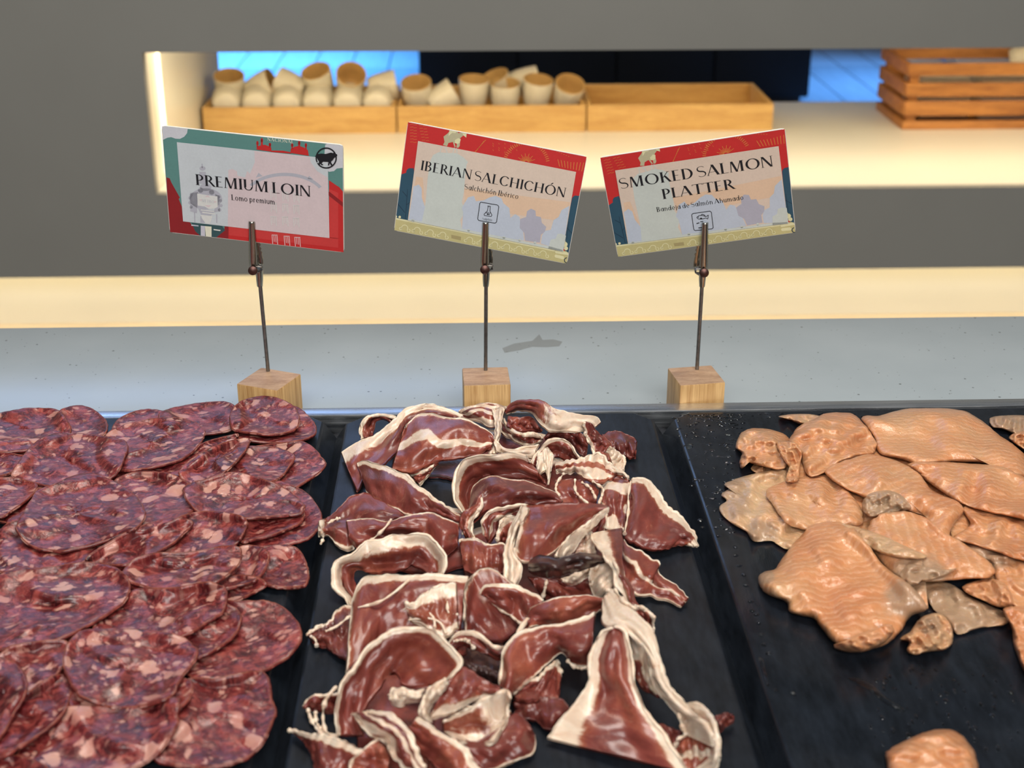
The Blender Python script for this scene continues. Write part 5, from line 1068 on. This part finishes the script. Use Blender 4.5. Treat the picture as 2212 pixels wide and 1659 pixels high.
ham(6, [(383, 480, 10), (400, 390, 15), (520, 330, 19), (700, 292, 21), (850, 285, 21), (975, 312, 19)], [(380, 540, 8), (450, 525, 10), (600, 545, 10), (750, 505, 12), (900, 435, 13), (955, 405, 14)], 'rust-coloured ham fold above the shiny bulging slice', fa=.03, fb=.1, tone=.7, bulge=2, rimA=False)
ham(6, [(140, 990, 6), (155, 850, 10), (188, 720, 13), (280, 600, 15), (420, 550, 17), (640, 515, 19), (905, 430, 21)], [(240, 1075, 3), (350, 990, 4), (450, 900, 6), (540, 810, 6), (640, 750, 7), (720, 830, 6), (860, 860, 6)], 'shiny bulging orange-red ' + H + 'with white left rim, front centre', fa=.10, tone=.65, bulge=5, rag=.9, fb=.05, strands=[[(680, 800, 9), (740, 850, 8), (800, 865, 8), (860, 850, 9)]])
# right front hood
ham(6, [(1210, 370, 12), (1330, 408, 14), (1392, 470, 12), (1368, 580, 6)], [(1235, 445, 9), (1290, 475, 8), (1322, 535, 5), (1345, 590, 4)], 'small looped cured ham end at the right of the front hood', fa=.2, tone=.7)
ham(6, [(1170, 600, 20), (1290, 700, 18), (1340, 850, 16), (1365, 950, 13), (1425, 1100, 11)], [(1205, 850, 13), (1250, 985, 9), (1300, 1055, 7), (1350, 1070, 7), (1400, 1095, 7)], 'red cured ham slice seen inside the front hood', fa=.04, tone=.35, rimA=False, stripes=.8)
ham(6, [(1550, 1490, 3), (1680, 1335, 8), (1800, 1400, 11), (1860, 1500, 9)], [(1570, 1640, 2), (1650, 1690, 2), (1720, 1710, 2), (1790, 1620, 4)], 'amber-brown ham slice inside the bottom right loop', fa=.06, tone=.95, mid=(.55, .12))
ham(6, [(1370, 1340, 3), (1450, 1315, 5), (1595, 1370, 5)], [(1450, 1485, 2), (1535, 1525, 2), (1575, 1425, 3)], 'small red ham flap left of the bottom right loop', fa=0, fb=.2, tone=.5, rag=2)
ham(6, [(1845, 1270, 5), (1930, 1222, 7), (2002, 1242, 5)], [(1880, 1405, 2), (1950, 1362, 2), (2005, 1292, 2)], 'dark red ham sliver poking out right of the bottom right loop', fa=0, tone=.2, bulge=3, rimA=False, rag=1.5, name='ham_scrap')
ham(6, [(1590, 1172, 10), (1720, 1143, 18), (1830, 1228, 22), (1872, 1370, 22), (1898, 1520, 19), (1872, 1640, 12), (1780, 1725, 6)], [(1600, 1215, 8), (1680, 1295, 13), (1770, 1370, 15), (1830, 1450, 15), (1845, 1540, 12), (1780, 1612, 8), (1680, 1685, 4)], 'white fatty ham loop at the bottom right of the tray', allfat=.55, fa=.5, tone=.8, bulge=2)
ham(6, [(1030, 225, 22), (1190, 380, 27), (1290, 500, 29), (1380, 640, 28), (1430, 850, 24), (1500, 1020, 20), (1650, 1180, 16), (1850, 1350, 12), (1895, 1510, 8)], [(960, 330, 22), (980, 520, 28), (1090, 530, 30), (1210, 620, 28), (1300, 740, 25), (1355, 900, 21), (1430, 1090, 17), (1570, 1240, 12), (1625, 1385, 6)], 'long white fatty ham slice hooding the front right arch', allfat=.60, fa=.4, fb=.1, tone=.4, rag=1.2, bulge=1.5, strands=[[(1060, 230, 24), (1130, 330, 28), (1180, 360, 28), (1240, 400, 26)], [(1570, 1230, 13), (1600, 1330, 9), (1625, 1390, 5), (1560, 1430, 3)]])
ham(6, [(1040, 538, 33), (950, 580, 31), (895, 700, 27), (875, 850, 22), (850, 980, 17), (770, 1090, 13), (660, 1230, 9), (530, 1425, 3)], [(1060, 538, 33), (1140, 580, 31), (1190, 720, 28), (1210, 900, 23), (1260, 1120, 18), (1370, 1290, 14), (1490, 1460, 11), (1660, 1700, 7)], 'tall arched ' + H + 'with white rims spreading to the front right', fa=.24, fb=.13, tone=.4, bulge=-1.5, rimB=True, rag=.9, nv=30)
# front left
ham(5, [(200, 1172, 4), (270, 1090, 8), (380, 1073, 9), (480, 1090, 9)], [(240, 1182, 2), (320, 1205, 2), (420, 1225, 3), (480, 1200, 3)], 'small purple cured ham piece with white strings at the left front edge', fa=.07, tone=.1, strands=[[(240, 1190, 3), (270, 1280, 2), (330, 1370, 3), (400, 1425, 4)], [(470, 1010, 9), (385, 1110, 7), (360, 1240, 5), (385, 1370, 4), (470, 1410, 5)], [(300, 1210, 3), (310, 1300, 2), (370, 1380, 3)]])
ham(5, [(95, 1338, 4), (250, 1390, 8), (400, 1420, 10), (550, 1450, 12), (690, 1530, 12)], [(175, 1400, 2), (270, 1580, 2), (330, 1720, 2), (500, 1760, 3), (640, 1740, 6)], 'pointed cured ham slice with white top edge at the lower left corner of the pile', fa=.22, tone=.45, rag=1.5)
ham(5, [(1370, 1400, 6), (1600, 1450, 8), (1810, 1300, 10), (1900, 1230, 10), (2012, 1310, 6)], [(1600, 1720, 2), (1750, 1665, 2), (1900, 1600, 2), (2032, 1560, 2), (2042, 1400, 3)], 'dark red rounded cured ham slice at the front right of the arch', fa=0, fb=.06, tone=.3, bulge=3, rimA=False)
ham(5, [(1380, 935, 20), (1470, 865, 22), (1600, 930, 21), (1760, 1022, 20)], [(1205, 1285, 9), (1400, 1225, 12), (1570, 1130, 15), (1770, 1062, 18)], 'red triangular ham fold right of the front arch', fa=0, fb=.28, tone=.45, bulge=2, rimA=False)
ham(5, [(1320, 1290, 8), (1500, 1200, 13), (1650, 1120, 18), (1800, 1050, 20), (1860, 1095, 18)], [(1330, 1380, 4), (1450, 1440, 4), (1700, 1458, 4), (1800, 1335, 8), (1835, 1175, 14)], 'cup-shaped cream fat fold right of the front arch', allfat=.42, fa=.10, fu1=.45, fb=.3, tone=.3, bulge=-3, name='ham_fat_scrap')
ham(5, [(480, 1400, 5), (468, 1180, 13), (495, 1010, 18), (590, 870, 23), (700, 720, 27), (850, 600, 30), (1020, 543, 32), (1180, 555, 32), (1330, 640, 30), (1430, 760, 27), (1462, 830, 24), (1385, 925, 20), (1250, 1000, 15)], [(690, 1400, 5), (640, 1290, 7), (700, 1180, 8), (760, 1110, 9), (815, 1030, 10), (850, 950, 11), (880, 910, 11), (930, 900, 11), (975, 950, 11), (990, 1000, 11), (1080, 1015, 11), (1150, 1010, 12), (1200, 1010, 12)], 'great arched ' + H + 'with a thin white rim at the front left', fa=.085, tone=.62, bulge=-2, rag=.8, nv=34, nu=90)
ham(5, [(880, 1085, 13), (1000, 1035, 17), (1160, 1010, 16)], [(900, 1140, 10), (1000, 1190, 10), (1160, 1100, 11)], 'crumbly cream fat lump under the great front arch', allfat=.75, fa=.5, rag=2.5, bulge=2, name='ham_fat_scrap')
ham(5, [(1340, 950, 21), (1235, 1005, 20), (1165, 1085, 18), (1138, 1200, 14), (1195, 1295, 9)], [(1355, 990, 19), (1275, 1090, 16), (1230, 1170, 13), (1215, 1240, 11), (1230, 1295, 9)], 'thick curved white fat strip hanging from the great front arch', allfat=.85, fa=.5, name='ham_fat_scrap', bulge=1)
ham(5, [(800, 1450, 10), (700, 1520, 10), (600, 1600, 8), (560, 1720, 6)], [(885, 1550, 6), (880, 1620, 6), (860, 1700, 5), (830, 1760, 4)], 'amber-brown ham fold at the bottom edge below the front arch', fa=.05, tone=.85, bulge=2)
ham(5, [(1115, 1255, 12), (1230, 1335, 15), (1350, 1420, 14), (1500, 1520, 12), (1630, 1720, 10)], [(1010, 1400, 7), (1120, 1520, 6), (1250, 1640, 5), (1350, 1740, 4), (1400, 1780, 4)], 'brown cured ham slice with broad fat rim at the bottom centre', fa=.22, tone=.75, bulge=2)
ham(5, [(720, 1215, 13), (900, 1240, 17), (1030, 1335, 17), (1100, 1490, 15), (1185, 1655, 12)], [(580, 1240, 9), (680, 1330, 11), (800, 1425, 11), (950, 1570, 9), (1060, 1720, 7)], 'striped fatty ham strip draped over the front of the great arch', fa=.1, fb=.1, stripes=3.0, tone=.3, rag=1.8, bulge=2)
# ------------------------------------------------------------------ salmon, lowest first
N = 'salmon slice '
salmon(7, [(640, 330), (1000, 280), (1500, 300), (1800, 600), (1750, 950), (1300, 1000), (900, 800), (640, 560)], 'flat salmon slice mostly covered in the middle of the salmon pile', th=3)
salmon(7, [(1700, 500), (2100, 480), (2330, 700), (2330, 1200), (2000, 1250), (1750, 1000)], 'flat salmon slice mostly covered at the right of the salmon pile', th=3)
salmon(7, [(1985, 135), (2100, 115), (2280, 130), (2330, 240), (2200, 260), (2080, 212), (2000, 192)], 'greyish salmon piece at the far right of the back edge', th=4, tone=.8, grey=[(2050, 160, 400)])
salmon(7, [(2110, 265), (2230, 220), (2350, 300), (2340, 420), (2230, 360)], 'pinkish salmon piece cut by the right edge near the back', th=5, tone=.5)
salmon(7, [(565, 125), (650, 108), (780, 108), (860, 130), (820, 170), (720, 178), (650, 150)], 'thin yellowish salmon tip at the back left', th=3.5, tone=.9)
salmon(7, [(380, 470), (450, 420), (600, 430), (640, 480), (560, 530), (430, 510)], 'small grey-pink salmon piece under the left fold', th=2, tone=.7)
salmon(7, [(165, 742), (215, 690), (180, 650), (230, 610), (200, 580), (260, 550), (390, 508), (600, 480), (680, 560), (640, 700), (700, 830), (790, 880), (720, 960), (640, 1018), (560, 985), (510, 955), (400, 965), (350, 895), (250, 842)], 'pale thin salmon slice with finger-like left edge lying on the wet tray', th=3, tone=1.0, dirn=1.2, grey=[(230, 700, 260), (450, 900, 200), (250, 560, 200)], fold=1.4)
salmon(7, [(1500, 1230), (1700, 1240), (1850, 1330), (2000, 1400), (2085, 1440), (2095, 1515), (1900, 1545), (1770, 1585), (1690, 1500), (1580, 1380)], 'translucent grey-brown salmon piece glittering at the pile front', th=2.5, tone=1.0, grey=[(1800, 1430, 520)], fold=1.2)
salmon(7, [(1820, 980), (2000, 950), (2230, 1000), (2330, 1100), (2330, 1430), (2150, 1405), (2060, 1330), (2000, 1150), (1930, 1060)], N + 'at the right edge below the streaked slab', th=4, tone=.45, h=4, grey=[(1950, 1020, 350)])
salmon(7, [(275, 325), (310, 240), (380, 203), (480, 205), (600, 240), (650, 300), (640, 380), (625, 455), (560, 482), (450, 457), (350, 435), (318, 475), (302, 430), (315, 370)], 'rounded ' + N + 'fold at the left end of the pile', th=7, tone=.55, fold=1.3)
salmon(7, [(480, 625), (600, 558), (700, 535), (870, 505), (1000, 570), (1080, 680), (1132, 770), (1112, 850), (950, 865), (750, 885), (620, 840), (540, 740)], 'wide amber ' + N + 'at left centre behind the front slab', th=4, tone=.6, h=3, dirn=.5)
salmon(7, [(1740, 935), (1850, 850), (1800, 740), (1900, 700), (2100, 720), (2250, 760), (2330, 900), (2330, 1110), (2200, 1090), (2050, 1040), (1900, 990)], 'orange ' + N + 'at the right with a torn left end', th=4, tone=.3, h=5, dirn=.8)
salmon(7, [(1800, 1262), (1900, 1220), (2000, 1210), (2100, 1262), (2140, 1385), (2050, 1405), (1930, 1355), (1830, 1310)], 'small rounded salmon piece at the right front of the pile', th=5, tone=.4, h=2)
salmon(7, [(1120, 150), (1160, 118), (1250, 118), (1400, 74), (1600, 68), (1780, 80), (1900, 130), (2050, 250), (2160, 330), (2240, 420), (2250, 520), (2100, 505), (1950, 442), (1750, 430), (1500, 450), (1400, 412), (1250, 372), (1195, 260)], 'largest ' + N + 'at the back, domed and finely streaked', th=7, tone=.5, h=3, lean=2, dirn=.3, fold=1.6)
salmon(7, [(1430, 440), (1600, 428), (1850, 438), (2050, 458), (2230, 540), (2330, 650), (2330, 830), (2150, 800), (1950, 760), (1780, 700), (1620, 600), (1500, 510)], 'long streaked ' + N + 'below the largest one at the right', th=5, tone=.35, h=6, dirn=.25, fold=1.5)
salmon(7, [(640, 275), (700, 190), (800, 140), (900, 98), (1050, 103), (1130, 160), (1180, 230), (1220, 312), (1200, 368), (1100, 402), (970, 440), (870, 505), (770, 522), (725, 440), (700, 360), (655, 320)], 'crumpled ' + N + 'at the back left with a reddish top', th=7, tone=.45, h=3, fold=2.0, dirn=1.0)
salmon(7, [(553, 305), (600, 285), (680, 300), (720, 360), (712, 440), (700, 540), (662, 567), (612, 552), (640, 480), (590, 400)], 'narrow hanging ' + N + 'flap left of the crumpled one', th=4, tone=.6, h=6)
salmon(7, [(870, 490), (1000, 420), (1180, 378), (1350, 418), (1500, 500), (1600, 620), (1780, 700), (1805, 770), (1730, 850), (1700, 930), (1560, 800), (1400, 745), (1200, 692), (1080, 640), (950, 570)], 'layered ' + N + 'running through the middle of the pile', th=5, tone=.45, h=7, dirn=-.4, fold=1.6)
salmon(7, [(1128, 700), (1180, 640), (1300, 618), (1400, 660), (1455, 742), (1350, 765), (1192, 798), (1140, 762)], 'grey-brown salmon skin fold in the middle of the pile', th=4, tone=1, h=8, grey=[(1250, 700, 500)], fold=.8)
salmon(7, [(1150, 930), (1180, 840), (1240, 785), (1400, 758), (1550, 800), (1660, 890), (1800, 970), (1995, 1115), (1990, 1200), (1800, 1215), (1600, 1235), (1510, 1260), (1570, 1420), (1480, 1350), (1380, 1220), (1260, 1110)], 'pointed ' + N + 'with pale lines and a lifted front corner', th=5, tone=.4, h=6, lean=1, dirn=-1.2, grey=[(1520, 1190, 320), (1440, 1160, 200)], fold=1.1)
salmon(7, [(1380, 1190), (1440, 1115), (1560, 1130), (1700, 1150), (1770, 1140), (1700, 1185), (1590, 1222), (1520, 1228), (1480, 1260), (1420, 1250)], 'grey silvery salmon edge folded up at the pile front', th=3.5, tone=1, h=8, grey=[(1560, 1170, 400)], fold=.8)
salmon(7, [(980, 845), (1110, 868), (1260, 920), (1400, 985), (1560, 1062), (1450, 1080), (1300, 1055), (1200, 1018), (1080, 930)], 'pale yellow salmon flap between the front slab and pointed slice', th=2.5, tone=1.0, h=9)
salmon(7, [(437, 1205), (470, 1165), (540, 1145), (600, 1065), (680, 955), (760, 868), (850, 833), (1000, 838), (1090, 885), (1180, 1010), (1270, 1125), (1400, 1212), (1520, 1330), (1555, 1420), (1450, 1465), (1380, 1560), (1300, 1640), (1130, 1690), (950, 1650), (850, 1540), (800, 1480), (720, 1462), (635, 1432), (620, 1372), (530, 1335), (445, 1285)], 'big front ' + N + 'with fine parallel lines, fully in view', th=8, tone=.35, h=1.5, lean=2.5, dirn=.10, fold=1.1, grey=[(1440, 1350, 330), (470, 1200, 120)], cap=.03)
salmon(8, [(935, 835), (1020, 800), (1100, 762), (1200, 728), (1310, 690), (1340, 745), (1260, 830), (1120, 882), (990, 872)], 'rolled salmon fold along the front edge of the big slab', th=6, tone=.45, h=1, fold=1.0)
salmon(8, [(1380, 792), (1450, 740), (1500, 670), (1560, 630), (1650, 622), (1722, 700), (1735, 800), (1690, 862), (1560, 882), (1480, 902), (1425, 872), (1440, 815)], 'small pointed salmon scrap in front of the pile', th=7, tone=.75, fold=1.6, grey=[(1580, 700, 150)])
salmon(8, [(2075, 592), (2200, 572), (2330, 600), (2360, 1000), (2240, 1040), (2150, 860), (2128, 720)], 'salmon piece cut by the right picture edge near the front', th=8, tone=.25, lean=2)
salmon(8, [(1285, 1592), (1300, 1540), (1420, 1472), (1570, 1412), (1700, 1398), (1800, 1445), (1875, 1550), (1912, 1690), (1850, 1830), (1500, 1830), (1320, 1740)], 'lone rounded ' + N + 'at the bottom right of the tray', th=9, tone=.3, lean=2, dirn=1.2)
# drops and puddles on the wet tray
rs = np.random.RandomState(5); V = []; F = []
def drop(px, py, rx, ry, h):
    c_ = at_z(px, py, ZT); n = 10; k = len(V); V.append((c_[0], c_[1], ZT + h))
    for q, (f, g) in enumerate(((.6, .75), (1.0, 0.0))):
        for i in range(n):
            a = 6.283 * i / n; w_ = 1 + .2 * math.sin(a * 2 + px); V.append((c_[0] + rx * f * w_ * math.cos(a), c_[1] + ry * f * w_ * math.sin(a), ZT + h * g + (0.00002 if g == 0 else 0)))
    for i in range(n):
        j = (i + 1) % n; F.append((k, k + 1 + i, k + 1 + j)); F.append((k + 1 + i, k + 1 + n + i, k + 1 + n + j, k + 1 + j))
for _ in range(330):
    u = rs.uniform(); y = 895 + 260 * rs.uniform() ** 1.6; x = 1455 + (y - 895) * .25 + 150 * rs.uniform() ** .9
    if rs.uniform() < .35: y = rs.uniform(893, 905); x = rs.uniform(1450, 2050)
    P_ = at_z(x, y, ZT)
    if hf_at(P_[0:1], P_[1:2])[0] > .0005: continue
    s_ = rs.uniform(.0003, .0011); drop(x, y, s_ * rs.uniform(1, 2.4), s_ * 1.2, s_ * .5)
for (x, y) in ((1588, 1182), (1590, 1200), (1597, 1222), (1606, 1242), (1611, 1265), (1622, 1300), (1625, 1320), (1634, 1328), (1638, 1346), (1645, 1372), (1650, 1393), (1660, 1412), (1675, 1492), (1713, 1499), (1547, 1140), (1552, 1158)):
    drop(x, y, .0014, .0012, .0007)
for _ in range(90):
    x = rs.uniform(1880, 2200); y = rs.uniform(1440, 1640)
    P_ = at_z(x, y, ZT)
    if hf_at(P_[0:1], P_[1:2])[0] > .0005: continue
    s_ = rs.uniform(.0003, .0009); drop(x, y, s_, s_ * 2.2, s_ * .4)
tag(mesh_obj('water_drops', V, F, m_water, None, smooth=True), 'water drops scattered over the wet right tray', 'water', kind='stuff')
def puddle(pts, label, h=.0006):
    O = catmull(np.array([conv(8, [p])[0] for p in pts], float), 60, True); cen = O.mean(0); rows = []
    for f, g in ((.25, 1), (.7, .95), (.9, .75), (1.0, 0)):
        q = cen + (O - cen) * f; rows.append(at_z(q[:, 0], q[:, 1], ZT + .00003 + h * g))
    V = np.concatenate(rows); F = [tuple(range(60))] + [(i * 60 + j, i * 60 + (j + 1) % 60, (i + 1) * 60 + (j + 1) % 60, (i + 1) * 60 + j) for i in range(3) for j in range(60)]
    return tag(mesh_obj('puddle', V, F, m_water, None, smooth=True), label, 'water')
puddle([(1025, 1052), (1100, 1058), (1190, 1100), (1270, 1170), (1330, 1215), (1405, 1262), (1400, 1280), (1310, 1240), (1240, 1190), (1200, 1150), (1130, 1095), (1060, 1072)], 'long curved streak of water on the wet right tray')
puddle([(430, 920), (460, 930), (480, 1000), (500, 1090), (490, 1110), (465, 1040), (440, 970)], 'short narrow streak of water near the left edge of the right tray')
